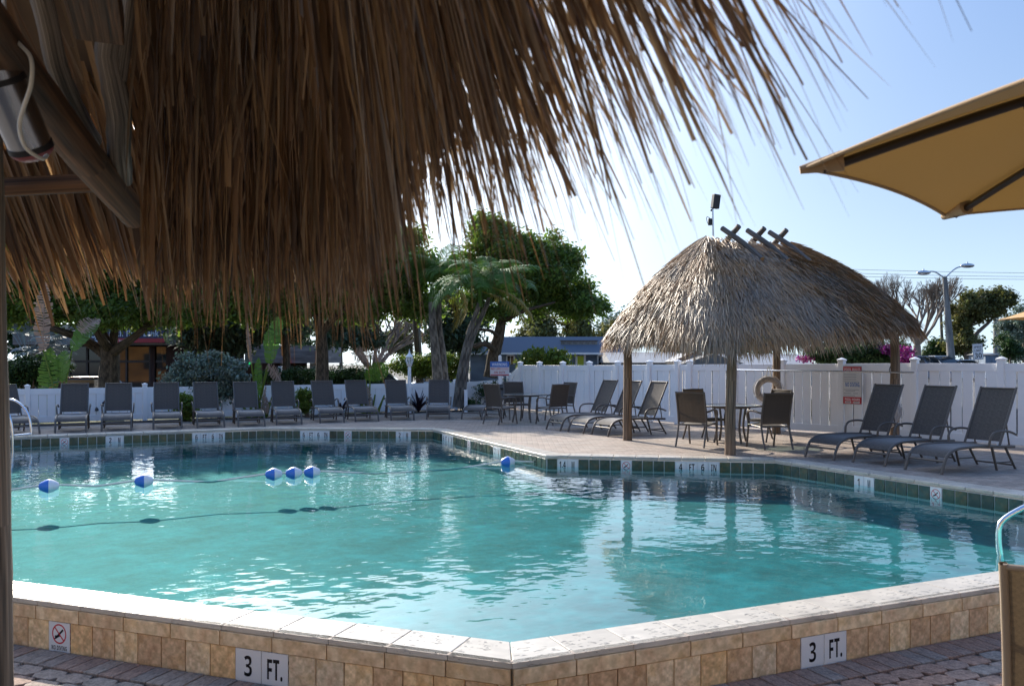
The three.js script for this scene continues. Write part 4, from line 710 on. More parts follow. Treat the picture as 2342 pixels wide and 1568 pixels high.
{
  const D = 64; let g = thing('street_tree', 'yellow green tree with open crown behind the speed limit sign', 'tree', [0, 0, 0], 0, 'trees along the street'), P = (x, y, d = D) => pix(x, y, d);
  mesh('trunk', log([P(2215, 828), P(2212, 780), P(2205, 730)], [0.32, 0.26, 0.15], 8, 8), M.twig, g);
  limbs(g, [[[P(2213, 790), P(2235, 760), P(2262, 735), P(2290, 700)], [0.2, 0.15, 0.11, 0.05]], [[P(2208, 760), P(2200, 720), P(2195, 670)], [0.16, 0.11, 0.05]], [[P(2210, 770), P(2235, 710), P(2250, 660)], [0.15, 0.1, 0.05]]], M.twig);
  foliage(g, 'crown', M.leafOlive, [{ c: P(2205, 720), r: [1.0, 1.8, 1.2], n: 520 }, { c: P(2250, 690), r: [1.3, 1.3, 1.3], n: 520 }, { c: P(2295, 695), r: [0.8, 0.9, 1.1], n: 280 }, { c: P(2200, 780), r: [1.0, 0.9, 1.2], n: 320 }], { cluster: clusters[0], spread: 0.4, size: [1.0, 1.8] });
  g = thing('street_tree', 'hazy grey green tree at the edge beside the olive tree', 'tree', [0, 0, 0], 0, 'trees along the street');
  mesh('trunk', log([P(2345, 828, 75), P(2343, 780, 75), P(2340, 740, 75)], [0.3, 0.2, 0.12], 8, 8), M.twig, g);
  foliage(g, 'crown', M.leafSilver, [{ c: P(2345, 760, 75), r: [2.2, 2.6, 2], n: 800 }], { cluster: clusters[0], spread: 0.5, size: [1.0, 1.8] });
  for (const [x, y, r, n, lab] of [[2140, 795, [1.3, 0.9, 1.2], 330, 'dark bushy tree behind the parked cars'], [2180, 800, [0.8, 0.7, 1], 220, 'dark round bush beside the street lamp'], [2310, 795, [1.0, 1.0, 1.1], 320, 'dark rounded palm clump right of the blue hut'], [2040, 800, [1.1, 0.5, 1], 220, 'low green hedge behind the bougainvillea']]) {
    const t = thing('street_bush', lab, 'bush'); mesh('stem', cyl(pix(x, 830, 66), pix(x, 795, 66), 0.08, 0.05, 6), M.twig, t); foliage(t, 'foliage', M.leafDark, [{ c: pix(x, y, 66), r, n }], { cluster: clusters[0], spread: 0.3, size: [0.9, 1.6] });
  }
  for (const [x, d, w, n, lab, m] of [[1300, 60, 4.2, 900, 'distant olive green treetops over the blue house roof', 'leafOlive'], [1640, 70, 7, 1100, 'distant treetops seen under the thatched shelter', 'leafDark'], [1420, 62, 1.6, 320, 'pale treetop beside the eave of the thatched shelter', 'leafSilver'], [940, 75, 6, 900, 'distant green trees past the street seen under the crowns', 'leafOlive'], [470, 70, 9, 1100, 'distant dark trees behind the bank roof', 'leafDark'], [60, 72, 8, 1200, 'distant dark trees past the bank beside the hut post', 'leafDark'], [780, 78, 6, 900, 'distant dark trees behind the drive through canopy', 'leafDark']]) {
    const t = thing('distant_tree', lab, 'tree'); mesh('trunk', cyl(pix(x, 826 + 1950 * 2 / d, d), pix(x, 770, d), 0.2, 0.12, 7), M.twig, t); foliage(t, 'crown', M[m], [{ c: pix(x, 755 + (d > 65 ? 20 : 0), d), r: [w, 1.5, 2], n }], { cluster: clusters[0], spread: 0.5, size: [1.0, 2.0] });
  }
}
// palms
function frondGeo(len, droop, leaflets, ll, lw, up = 0.5) {
  const pts = []; for (let k = 0; k <= 8; k++) { const t = k / 8; pts.push(v3(len * t * (1 - 0.18 * droop * t), len * (up * t - droop * t * t), 0)); }
  const c = new THREE.CatmullRomCurve3(pts), P = [], I = [], side = v3(0, 0, 1);
  for (let k = 0; k < leaflets; k++) for (const s of [-1, 1]) {
    const t = 0.12 + 0.88 * (k + rnd() * 0.5) / leaflets, p = c.getPointAt(Math.min(1, t)), tg = c.getTangentAt(Math.min(1, t)), l = ll * (0.45 + 0.75 * Math.sin(Math.PI * Math.min(1, t * 0.9 + 0.08))) * rr(0.85, 1.15);
    const d = tg.clone().multiplyScalar(0.55).addScaledVector(side, s * 0.8).add(v3(0, 0.12 + gauss() * 0.12, 0)).normalize(), m = p.clone().addScaledVector(d, l * 0.55), e = p.clone().addScaledVector(d, l).add(v3(0, -l * 0.38, 0)), w = tg.clone().multiplyScalar(lw / 2), b = P.length / 3;
    for (const q of [p.clone().addScaledVector(w, -0.6), p.clone().addScaledVector(w, 0.6), m.clone().sub(w), m.clone().add(w), e]) P.push(q.x, q.y, q.z);
    I.push(b, b + 1, b + 2, b + 2, b + 1, b + 3, b + 2, b + 3, b + 4);
  }
  const g = new THREE.BufferGeometry(); g.setAttribute('position', new THREE.Float32BufferAttribute(P, 3)); g.setIndex(I); g.computeVertexNormals();
  const rch = new THREE.TubeGeometry(c, 12, 0.014, 5, false); rch.deleteAttribute('uv'); return mergeGeometries([g, rch]);
}
const frondsA = [frondGeo(2.1, 0.72, 46, 0.60, 0.036, 0.75), frondGeo(2.0, 0.92, 44, 0.55, 0.036, 0.85), frondGeo(1.9, 0.5, 42, 0.55, 0.036, 0.8)];
function palmTree(label, stems, D) {
  const g = thing('palm_tree', label, 'palm', [0, 0, 0], 0, 'feather palms behind the lounger row');
  for (const { pts, r, n, size = 1 } of stems) {
    mesh('trunk', log(pts, r, 22, 10, 0.05), M.palmBark, g); const top = pts[pts.length - 1];
    const sh = mesh('crownshaft', cyl(top.clone().add(v3(0, -0.15, 0)), top.clone().add(v3(0, 0.45, 0)), r[r.length - 1] * 1.15, 0.05, 10), M.palm, g);
    for (let k = 0; k < n; k++) { const old = k < 1; const f = mesh('frond', pick(frondsA), old ? M.palmYellow : M.palm, g); f.position.copy(top).add(v3(0, 0.35, 0)); f.rotation.order = 'YZX'; f.rotation.y = k * 2.4 + rr(-0.3, 0.3); f.rotation.z = old ? -0.95 : rr(-0.35, 0.65); f.rotation.x = rr(-0.4, 0.4); f.scale.setScalar(size * rr(0.85, 1.12)); }
  }
  return g;
}
palmTree('feather palm with two close grey trunks beyond the low fence', [{ pts: [pix(1004, 890, 30), pix(998, 820, 30), pix(990, 740, 30), pix(988, 680, 30)], r: [0.22, 0.17, 0.14, 0.12], n: 13 }, { pts: [pix(1016, 890, 30.3), pix(1011, 810, 30.3), pix(1003, 740, 30.3), pix(1003, 665, 30.3)], r: [0.2, 0.16, 0.13, 0.11], n: 14 }]);
palmTree('leaning feather palm with two thin trunks rooted in the planting bed', [{ pts: [pix(1044, 930, 26.4), pix(1052, 860, 26.4), pix(1068, 780, 26.4), pix(1098, 690, 26.4)], r: [0.13, 0.11, 0.09, 0.075], n: 13, size: 0.9 }, { pts: [pix(1056, 931, 26.4), pix(1063, 860, 26.4), pix(1075, 790, 26.4), pix(1120, 680, 26.8)], r: [0.11, 0.1, 0.085, 0.07], n: 13, size: 0.9 }]);
{ // silver blue fan palm left of the bank
  const g = thing('fan_palm', 'silver blue fan palm beside the bank wall', 'palm', [0, 0, 0]), fans = [];
  for (let k = 0; k < 3; k++) { const P = [], I = []; for (let i = 0; i < 26; i++) { const a = -1.35 + 2.7 * i / 25, l = rr(0.75, 0.95), b = P.length / 3, c = Math.cos(a), s = Math.sin(a), w = 0.035; P.push(0.3, 0, 0, 0.3 + c * l * 0.6 - s * w, 0.05, s * l * 0.6 + c * w, 0.3 + c * l * 0.6 + s * w, 0.0, s * l * 0.6 - c * w, 0.3 + c * l, -0.16, s * l); I.push(b, b + 1, b + 2, b + 1, b + 3, b + 2); } const q = new THREE.BufferGeometry(); q.setAttribute('position', new THREE.Float32BufferAttribute(P, 3)); q.setIndex(I); q.computeVertexNormals(); const st = new THREE.CylinderGeometry(0.015, 0.02, 0.7, 5).rotateZ(Math.PI / 2).toNonIndexed(); st.deleteAttribute('uv'); fans.push(mergeGeometries([q.toNonIndexed(), st])); }
  mesh('trunk', cyl(pix(60, 900, 36), pix(62, 830, 36), 0.22, 0.2, 10), M.palmBark, g);
  for (let k = 0; k < 26; k++) { const f = mesh('fan_leaf', pick(fans), M.bluePalm, g); const a = k * 2.4, el = rr(-0.4, 1.2); f.position.copy(pix(62, 822, 36)).add(v3(Math.cos(a) * Math.cos(el) * 0.9, Math.sin(el) * 1.1, Math.sin(a) * Math.cos(el) * 0.9)); f.rotation.order = 'YZX'; f.rotation.y = -a; f.rotation.z = el; f.rotation.x = rr(-0.6, 0.6); f.scale.setScalar(rr(0.9, 1.2)); }
}
// big-leaved plants by the lounger row
function bananaLeaf(len, wid, tear, curl) {                          // blade along +y, split into strips, with a stalk
  const P = [], I = [], n = 26, mid = (t) => v3(curl * t * t, len * (t - 0.12 * Math.abs(curl) * t * t), 0);
  for (const s of [-1, 1]) for (let k = 0; k < n; k++) {
    const t0 = k / n, t1 = (k + 1) / n - (rnd() < tear ? 0.012 : 0), w = (t) => wid / 2 * Math.pow(Math.sin(Math.PI * Math.min(1, 0.06 + t * 0.93)), 0.6), fold = rr(-0.18, 0.05) * (tear > 0.3 ? 1.5 : 0.5), d = rr(0.02, 0.10), a = mid(t0), b = mid(t1), q = P.length / 3;
    const e0 = a.clone().add(v3(0, w(t0) * 0.3 - d * tear, s * w(t0))).add(v3(fold * w(t0) * 1.6, 0, 0)), e1 = b.clone().add(v3(0, w(t1) * 0.3 - d * tear, s * w(t1))).add(v3(fold * w(t1) * 1.6, 0, 0));
    P.push(a.x, a.y, a.z, b.x, b.y, b.z, e0.x, e0.y, e0.z, e1.x, e1.y, e1.z); I.push(q, q + 1, q + 2, q + 2, q + 1, q + 3);
  }
  const g = new THREE.BufferGeometry(); g.setAttribute('position', new THREE.Float32BufferAttribute(P, 3)); g.setIndex(I); g.computeVertexNormals();
  const rib = new THREE.TubeGeometry(new THREE.CatmullRomCurve3([mid(0), mid(0.5), mid(1)]), 10, 0.012, 5, false); rib.deleteAttribute('uv'); return mergeGeometries([g, rib]);
}
function bigLeafPlant(label, base, leaves) {
  const g = thing('bird_of_paradise', label, 'plant', [0, 0, 0], 0, 'big leaved plants in the planting bed');
  mesh('stem_clump', mergeGeometries(Array.from({ length: 9 }, () => { const o = v3(rr(-.25, .25), 0, rr(-.2, .2)); return cyl(base.clone().add(o), base.clone().add(o).add(v3(rr(-.25, .25), rr(.35, .8), rr(-.1, .1))), 0.05, 0.02, 7); })), M.leafYellow, g);
  for (const [p0, p1, wid, dry, tear, turn, curl = 0.12] of leaves) {  // p0 foot of the blade, p1 its tip
    const d = p1.clone().sub(p0), len = d.length(), l = mesh('leaf', bananaLeaf(len, wid, tear, curl), dry === 2 ? M.bananaDry : M.banana, g);
    l.quaternion.setFromUnitVectors(v3(0, 1, 0), d.normalize()).multiply(new THREE.Quaternion().setFromAxisAngle(v3(0, 1, 0), turn)); l.position.copy(p0);
    if (dry === 1) { const tip = mesh('leaf_tip', bananaLeaf(len * 0.55, wid * 0.9, 0.7, curl), M.bananaDry, g); tip.quaternion.copy(l.quaternion); tip.position.copy(p0).addScaledVector(p1.clone().sub(p0), 0.55).add(v3(0, 0, 0.02)); }
    mesh('stalk', tube([base, base.clone().lerp(p0, 0.5).add(v3(0, 0.1, 0)), p0], 0.022, 10, 6), M.leafYellow, g);
  }
}
{
  const D = 22.2, P = (x, y, d = D) => pix(x, y, d);
  bigLeafPlant('tall big leaved plant with torn browned leaves between the first two loungers', V(-11.75, 0.0, D), [[P(165, 800), P(205, 728), 0.55, 1, 0.25, 1.2, 0.35], [P(100, 800), P(98, 640), 0.5, 2, 0.6, 1.5], [P(110, 935), P(112, 790), 0.5, 0, 0.55, 1.7], [P(143, 872), P(140, 800), 0.62, 0, 0.2, 1.1], [P(90, 930), P(80, 895), 0.2, 0, 0.2, 1.4], [P(128, 950), P(150, 900), 0.22, 0, 0.4, 1.8]]);
  bigLeafPlant('big leaved plant with one tall striped leaf behind the sixth lounger', V(-7.05, 0.0, 23.6), [[P(617, 830, 23.4), P(630, 718, 23.4), 0.52, 0, 0.35, 1.35, 0.25], [P(575, 830, 23.4), P(562, 735, 23.4), 0.14, 2, 0.6, 1.5], [P(592, 905, 23.4), P(585, 815, 23.4), 0.3, 0, 0.3, 1.2], [P(612, 835, 23.2), P(655, 870, 23.0), 0.35, 2, 0.7, 1.4, -0.2], [P(612, 945, 23.2), P(606, 905, 23.2), 0.16, 2, 0.5, 1.6], [P(604, 945, 23.2), P(602, 880, 23.2), 0.14, 2, 0.5, 1.2]]);
  bigLeafPlant('big leaved plant with a flat green leaf and a brown frond behind the ninth lounger', V(-4.25, 0.0, 25.4), [[P(836, 862, 25), P(892, 835, 24.6), 0.55, 0, 0.3, 1.4, -0.1], [P(848, 815, 26), P(806, 805, 26), 0.5, 2, 0.8, 1.3, -0.1], [P(848, 812, 26), P(893, 812, 26), 0.5, 2, 0.8, 1.3, -0.1], [P(846, 940, 25), P(838, 880, 25), 0.2, 2, 0.5, 1.3]]);
}
function spiky(label, x, f, n, h, mat) {
  const g = thing('spiky_plant', label, 'plant', [x, 0, -f], 0, 'dark spiky plants in the planting bed');
  const bl = Array.from({ length: 3 }, (_, v) => { const P = [], I = []; for (let k = 0; k <= 5; k++) { const t = k / 5, w = 0.045 * (0.7 + 0.9 * t) * (1 - t ** 3), o = (0.1 + 0.25 * v) * t * t; P.push(o, t, -w, o + 0.015, t, 0, o, t, w); if (k < 5) { const a = k * 3; I.push(a, a + 1, a + 3, a + 3, a + 1, a + 4, a + 1, a + 2, a + 4, a + 4, a + 2, a + 5); } } const q = new THREE.BufferGeometry(); q.setAttribute('position', new THREE.Float32BufferAttribute(P, 3)); q.setIndex(I); q.computeVertexNormals(); return q; });
  for (let k = 0; k < n; k++) { const b = mesh('blade', pick(bl), mat, g); b.rotation.order = 'YZX'; b.rotation.y = k * 2.4; b.rotation.z = -rr(0.05, 0.95) * (0.3 + 0.7 * k / n); b.scale.set(1, h * rr(0.7, 1.15), 1); b.position.y = 0.02; }
}
spiky('dark purple spiky plant between the second and third loungers', -10.75, 22.1, 22, 0.72, M.purple);
spiky('dark purple spiky plant behind the white garden lamp', -2.85, 26.0, 20, 0.68, M.purple);
spiky('small dark spiky plant beside the ninth lounger', -5.0, 24.9, 12, 0.5, M.purple);
function bush(label, c, r, n, mat, cl_ = clusters[1], group, spread = 0.1, size = [0.8, 1.4]) {
  const g = thing('bush', label, 'bush', [0, 0, 0], 0, group); mesh('stems', mergeGeometries(Array.from({ length: 6 }, () => cyl(v3(c.x + rr(-.1, .1), 0, c.z), v3(c.x + rr(-r[0], r[0]) * 0.6, c.y, c.z + rr(-r[2], r[2]) * 0.5), 0.03, 0.012, 6))), M.twig, g);
  foliage(g, 'foliage', mat, [{ c, r, n }], { cluster: cl_, spread, size, clumps: 0.06 }); return g;
}
bush('wide silver grey shrub leaning over the low fence behind the loungers', pix(476, 862, 23.6), [1.0, 0.72, 0.6], 2600, M.leafSilver, clusters[1], null, 0.13, [1.2, 2.0]);
bush('small yellow green shrub between the fourth and fifth loungers', pix(427, 928, 22.2), [0.2, 0.3, 0.2], 420, M.leafYellow);
bush('small bright green shrub between the seventh and eighth loungers', pix(702, 915, 23.8), [0.2, 0.36, 0.2], 420, M.leafYellow);
bush('low green shrub at the foot of the short white post', pix(1078, 924, 26.6), [0.22, 0.16, 0.2], 200, M.leafDark);
bush('thin leafy twigs beside the warning sign post', pix(1120, 885, 27.4), [0.4, 0.5, 0.2], 130, M.leafDark, clusters[1], null, 0.2);
bush('dark shrubs beyond the low fence beside the silver blue palm', pix(70, 850, 33), [1.5, 0.5, 0.6], 900, M.leafDark, clusters[0], null, 0.25, [0.5, 0.9]);
bush('dark shrubs before the drive through seen over the low fence', pix(690, 862, 38), [1.6, 0.35, 0.6], 800, M.leafDark, clusters[0], null, 0.2, [0.4, 0.8]);
bush('leafy green hedge beyond the low fence under the utility pole', pix(985, 838, 38), [1.9, 0.45, 0.6], 1100, M.leafYellow, clusters[0], null, 0.2, [0.5, 0.9]);
bush('dark hedge beyond the low fence beside the black car', pix(790, 862, 34), [1.8, 0.3, 0.6], 800, M.leafDark, clusters[0], null, 0.2, [0.4, 0.8]);
bush('bright green palm clump before the blue house windows', pix(1245, 826, 33), [0.9, 0.28, 0.5], 420, M.leafYellow, clusters[2], null, 0.15, [0.4, 0.8]);
{ const g = bush('bougainvillea with magenta flowers along the tall fence', pix(1955, 808, 19.2), [1.05, 0.26, 0.5], 2600, M.leafDark, clusters[1], null, 0.14, [0.9, 1.6]);
  foliage(g, 'flowers', M.magenta, [{ c: pix(2010, 802, 18.8), r: [0.55, 0.14, 0.35], n: 150 }, { c: pix(2065, 815, 18.0), r: [0.22, 0.2, 0.25], n: 90 }, { c: pix(1880, 805, 19.3), r: [0.3, 0.12, 0.2], n: 40 }, { c: pix(1850, 820, 19.3), r: [0.25, 0.08, 0.2], n: 26 }], { cluster: clusters[3], spread: 0.09, clumps: 0.12 }); }

// ------------------------------------------------------------------ buildings
{
  const F = 45, X = (x, f = F) => (x - CX) / FP * f, Yh = (y, f = F) => EYE - (y - HY) / FP * f;
  let g = thing('bank_building', 'low bank branch with grey fascia and dark glass front', 'building');
  const slab = (name, x0, x1, y0, y1, f0, dep, mat, par = g) => mesh(name, box(x1 - x0, y1 - y0, dep, (x0 + x1) / 2, (y0 + y1) / 2, -(f0 + dep / 2)), mat, par);
  slab('fascia', X(60), X(470), Yh(788), Yh(742), F - 1.2, 12, M.stucco);
  slab('soffit_edge', X(60), X(470), Yh(790), Yh(788) - 0.003, F - 1.1, 2, M.mullion);
  slab('wall', X(60), X(115), G0, Yh(791), F, 8, M.stucco); slab('brick_pier', X(384), X(446), G0, Yh(791), F - 0.2, 8, M.brick); slab('brick_pier', X(346), X(356), G0, Yh(791), F - 0.1, 0.4, M.brick); slab('back_wall', X(60), X(446), G0, Yh(791), F + 8, 0.3, M.mullion);
  for (const [a, b] of [[116, 160], [161, 200], [201, 245], [246, 290], [291, 344], [357, 383]]) { const w = slab('window', X(a) + 0.03, X(b) - 0.03, G0 + 0.25, Yh(792), F + 0.02, 0.05, M.darkGlass); slab('window_frame', X(b) - 0.04, X(b) + 0.06, G0, Yh(791), F - 0.06, 0.12, M.mullion, w); slab('transom', X(a), X(b), Yh(828), Yh(823), F - 0.05, 0.1, M.mullion, w); }
  slab('sill', X(116), X(384), G0, G0 + 0.25, F - 0.02, 0.2, M.brick);
  const sign = thing('bank_sign', 'dark blue and red bank name sign on the grey fascia', 'sign');
  const art = card(1024, 200, (x, w, h) => {
    x.fillStyle = '#1d2c55'; x.fillRect(0, 0, w, 146); x.fillStyle = '#a81f36'; x.fillRect(0, 146, w, 54); x.fillStyle = '#c6d8e6'; x.fillRect(48, 8, 206, 182); x.fillStyle = '#1d2c55'; x.fillRect(62, 20, 178, 150);
    x.fillStyle = '#c6d8e6'; squeezed(x, '5', 112, 92, 64, 130); squeezed(x, '3', 194, 92, 64, 130); x.save(); x.strokeStyle = '#c6d8e6'; x.lineWidth = 12; x.beginPath(); x.moveTo(128, 160); x.lineTo(178, 26); x.stroke(); x.restore();
    squeezed(x, 'Fifth Third Bank', 628, 84, 640, 104, 'sans-serif', 'bold'); x.fillStyle = '#dfc9cf'; squeezed(x, 'Finance Banking', 432, 174, 250, 38, 'sans-serif', 'bold');
  });
  slab('sign_box', X(197, F - 1.3), X(379, F - 1.3), Yh(783, F - 1.3), Yh(746, F - 1.3), F - 1.4, 0.18, M.mullion, sign);
  mesh('sign_face', new THREE.PlaneGeometry(X(379, F - 1.3) - X(197, F - 1.3) - 0.02, Yh(746, F - 1.3) - Yh(783, F - 1.3) - 0.02).translate((X(197, F - 1.3) + X(379, F - 1.3)) / 2, (Yh(746, F - 1.3) + Yh(783, F - 1.3)) / 2, -(F - 1.406)), std(lin(0.9, 0.9, 0.9), { map: art, roughness: 0.4 }), sign);
  g = thing('drive_through_canopy', 'grey drive through canopy with pillars beside the bank', 'building');
  const F2 = 50, X2 = (x) => X(x, F2), Y2 = (y) => Yh(y, F2);
  slab('canopy', X2(560), X2(726), Y2(829), Y2(789), F2, 7, M.stucco, g); for (const [a, b, f] of [[706, 722, F2 + 0.3], [598, 606, F2 + 4], [580, 590, F2 + 0.3]]) slab('pillar', X2(a), X2(b), G0, Y2(829) - 0.003, f, 0.6, M.stucco, g);
  slab('teller_wall', X2(448), X2(640), G0, Y2(829) - 0.003, F2 + 6.4, 0.3, M.brick, g);
  const red = slab('lane_signal', X2(652), X2(664), Y2(832.5), Y2(827), F2 - 0.15, 0.12, std(lin(0.5, 0.02, 0.02), { emissive: lin(1, 0.03, 0.03), emissiveIntensity: 0.9 }), g); slab('lane_signal', X2(571), X2(577), Y2(832), Y2(827.5), F2 - 0.15, 0.12, std(lin(0.02, 0.4, 0.1), { emissive: lin(0.02, 0.7, 0.2), emissiveIntensity: 0.5 }), g);
  const atm = thing('cash_machine', 'white and blue cash machine under the drive through canopy', 'cash machine'); slab('cabinet', X2(647), X2(654), G0, Y2(836), F2 - 1, 0.9, M.carWhite, atm); slab('screen_panel', X2(648), X2(653), Y2(858), Y2(842), F2 - 1.02, 0.04, M.carBlue, atm); slab('hood', X2(640), X2(647) - 0.01, Y2(866), Y2(846), F2 - 1, 0.8, M.carWhite, atm);
  // the orange building that the bank's windows mirror, across the lot to the left of the camera
  g = thing('orange_building', 'orange stucco building across the lot mirrored in the bank windows', 'building'); slab('wall', -40.5, -30, G0, 6, -6, 8, M.orangeWall, g); for (let k = 0; k < 2; k++) slab('window', -38 + k * 5, -36 + k * 5, 0.8, 2.4, 1.99, 0.06, M.darkGlass, g); slab('roof', -40.9, -29.6, 6.003, 6.4, -6.4, 8.8, M.whiteRoof, g);
  // blue house
  const F3 = 45; g = thing('blue_house', 'long pale blue house with a blue shingle roof beyond the tall fence', 'house');
  const bx = (x) => X(x, F3), by = (y) => Yh(y, F3);
  slab('wall', bx(1075), bx(1430), G0, by(806), F3, 6, M.blueWall, g);
  { const x0 = bx(1060), x1 = bx(1440), e = by(806), r = by(768), rf = mesh('roof', (() => { const q = new THREE.BufferGeometry(), w = bx(1150) ; const P = [x0, e, -(F3 - 0.5), x1, e, -(F3 - 0.5), x1, r, -(F3 + 0.7), w, r, -(F3 + 0.7), x0, e, -(F3 + 6.5), x1, e, -(F3 + 6.5)]; q.setAttribute('position', new THREE.Float32BufferAttribute(P, 3)); q.setIndex([0, 1, 2, 0, 2, 3, 4, 3, 2, 4, 2, 5, 0, 3, 4]); q.computeVertexNormals(); return q.toNonIndexed(); })(), M.blueRoof, g); rf.geometry.computeVertexNormals(); slab('gutter', x0, x1, e - 0.09, e + 0.01, F3 - 0.62, 0.1, M.vinyl, rf); }
  for (const [a, b, c = 813, d = 832] of [[1159, 1176], [1201, 1221], [1262, 1282], [1367, 1384]]) { const w = slab('window', bx(a), bx(b), by(d), by(c), F3 - 0.03, 0.06, M.darkGlass, g); for (const q of [a, b]) slab('window_frame', bx(q) - 0.04, bx(q) + 0.04, by(d), by(c), F3 - 0.06, 0.05, M.vinyl, w); slab('window_frame', bx(a), bx(b), by(c), by(c) + 0.07, F3 - 0.06, 0.05, M.vinyl, w); slab('window_frame', (bx(a) + bx(b)) / 2 - 0.015, (bx(a) + bx(b)) / 2 + 0.015, by(d), by(c), F3 - 0.05, 0.03, M.vinyl, w); }
  const dr = slab('door', bx(1320), bx(1335), by(850), by(813), F3 - 0.04, 0.06, M.limeDoor, g); for (const q of [1318, 1337]) slab('door_frame', bx(q) - 0.05, bx(q) + 0.05, by(850), by(811), F3 - 0.06, 0.06, M.vinyl, dr); mesh('door_gable', new THREE.ConeGeometry(0.35, 0.2, 3).rotateX(0).translate(bx(1327), by(808), -(F3 - 0.1)), M.vinyl, dr);
  const rs = thing('roof_sign_frame', 'empty white sign boards on a metal frame on the blue house roof', 'sign'); for (let k = 0; k < 6; k++) slab('sign_board', bx(1283 + k * 14), bx(1296.5 + k * 14), by(796), by(779), F3 + 0.1, 0.05, M.concrete, rs); for (const y of [797, 778]) slab('frame_bar', bx(1280), bx(1369), by(y) - 0.02, by(y) + 0.02, F3 + 0.05, 0.04, M.mullion, rs); for (const x of [1286, 1312, 1343]) slab('frame_leg', bx(x) - 0.02, bx(x) + 0.02, by(803), by(797) - 0.021, F3 + 0.08, 0.04, M.mullion, rs);
  // white roofs behind the tall fence
  function gable(name, label, x0, x1, yE, yR, f, dep, wallMat, roofMat, along) {
    const t = thing(name, label, 'building'), cx = (x0 + x1) / 2; mesh('walls', box(x1 - x0 - 0.3, yE - G0, dep - 0.3, cx, (yE + G0) / 2, -(f + dep / 2)), wallMat, t);
    const P = along ? [[x0, yE, f], [x1, yE, f], [x1, yR, f + dep / 2], [x0, yR, f + dep / 2], [x0, yE, f + dep], [x1, yE, f + dep]] : [[x0, yE, f], [cx, yR, f], [cx, yR, f + dep], [x0, yE, f + dep], [x1, yE, f], [x1, yE, f + dep]];
    const q = new THREE.BufferGeometry(); q.setAttribute('position', new THREE.Float32BufferAttribute(P.flatMap(([x, y, z]) => [x, y, -z]), 3)); q.setIndex(along ? [0, 1, 2, 0, 2, 3, 3, 2, 5, 3, 5, 4, 0, 3, 4, 1, 5, 2] : [0, 1, 2, 0, 2, 3, 1, 4, 5, 1, 5, 2, 0, 4, 1, 3, 2, 5]); const ng = q.toNonIndexed(); ng.computeVertexNormals(); mesh('roof', ng, roofMat, t); return t;
  }
  gable('white_shed', 'white roofed shed with brown trim behind the tall fence', X(1395, 40), X(1570, 40), Yh(828, 40), Yh(803, 40), 40, 5, M.whiteRoof, M.whiteRoof, true);
  { const t = gable('brown_shed', 'small pale gabled shed with dark brown trim', X(1540, 38), X(1640, 38), Yh(826, 38), Yh(805, 38), 38, 4, M.stucco, M.whiteRoof, false); mesh('bargeboard', cyl(V(X(1538, 38), Yh(827, 38), 37.9), V(X(1590, 38), Yh(804, 38), 37.9), 0.05), M.trimBrown, t); mesh('bargeboard', cyl(V(X(1590, 38), Yh(804, 38), 37.9), V(X(1642, 38), Yh(827, 38), 37.9), 0.05), M.trimBrown, t); mesh('door_head', box(0.7, 0.12, 0.05, X(1575, 38), Yh(822, 38), -37.9), M.trimBrown, t); }
  gable('white_tent', 'grey gabled canopy tent behind the tall fence', X(1560, 36), X(1705, 36), Yh(831, 36), Yh(808, 36), 36, 4, M.concrete, M.concrete, false);
  gable('white_long_roof', 'long low white roof seen between the shelter posts', X(1625, 48), X(1870, 48), Yh(838, 48), Yh(807, 48), 48, 7, M.whiteRoof, M.whiteRoof, true);
  gable('blue_hut', 'small pale blue utility hut beside the speed limit sign', X(2251, 60), X(2291, 60), Yh(810, 60), Yh(806, 60), 60, 2.5, M.blueWall, M.whiteRoof, true);
}

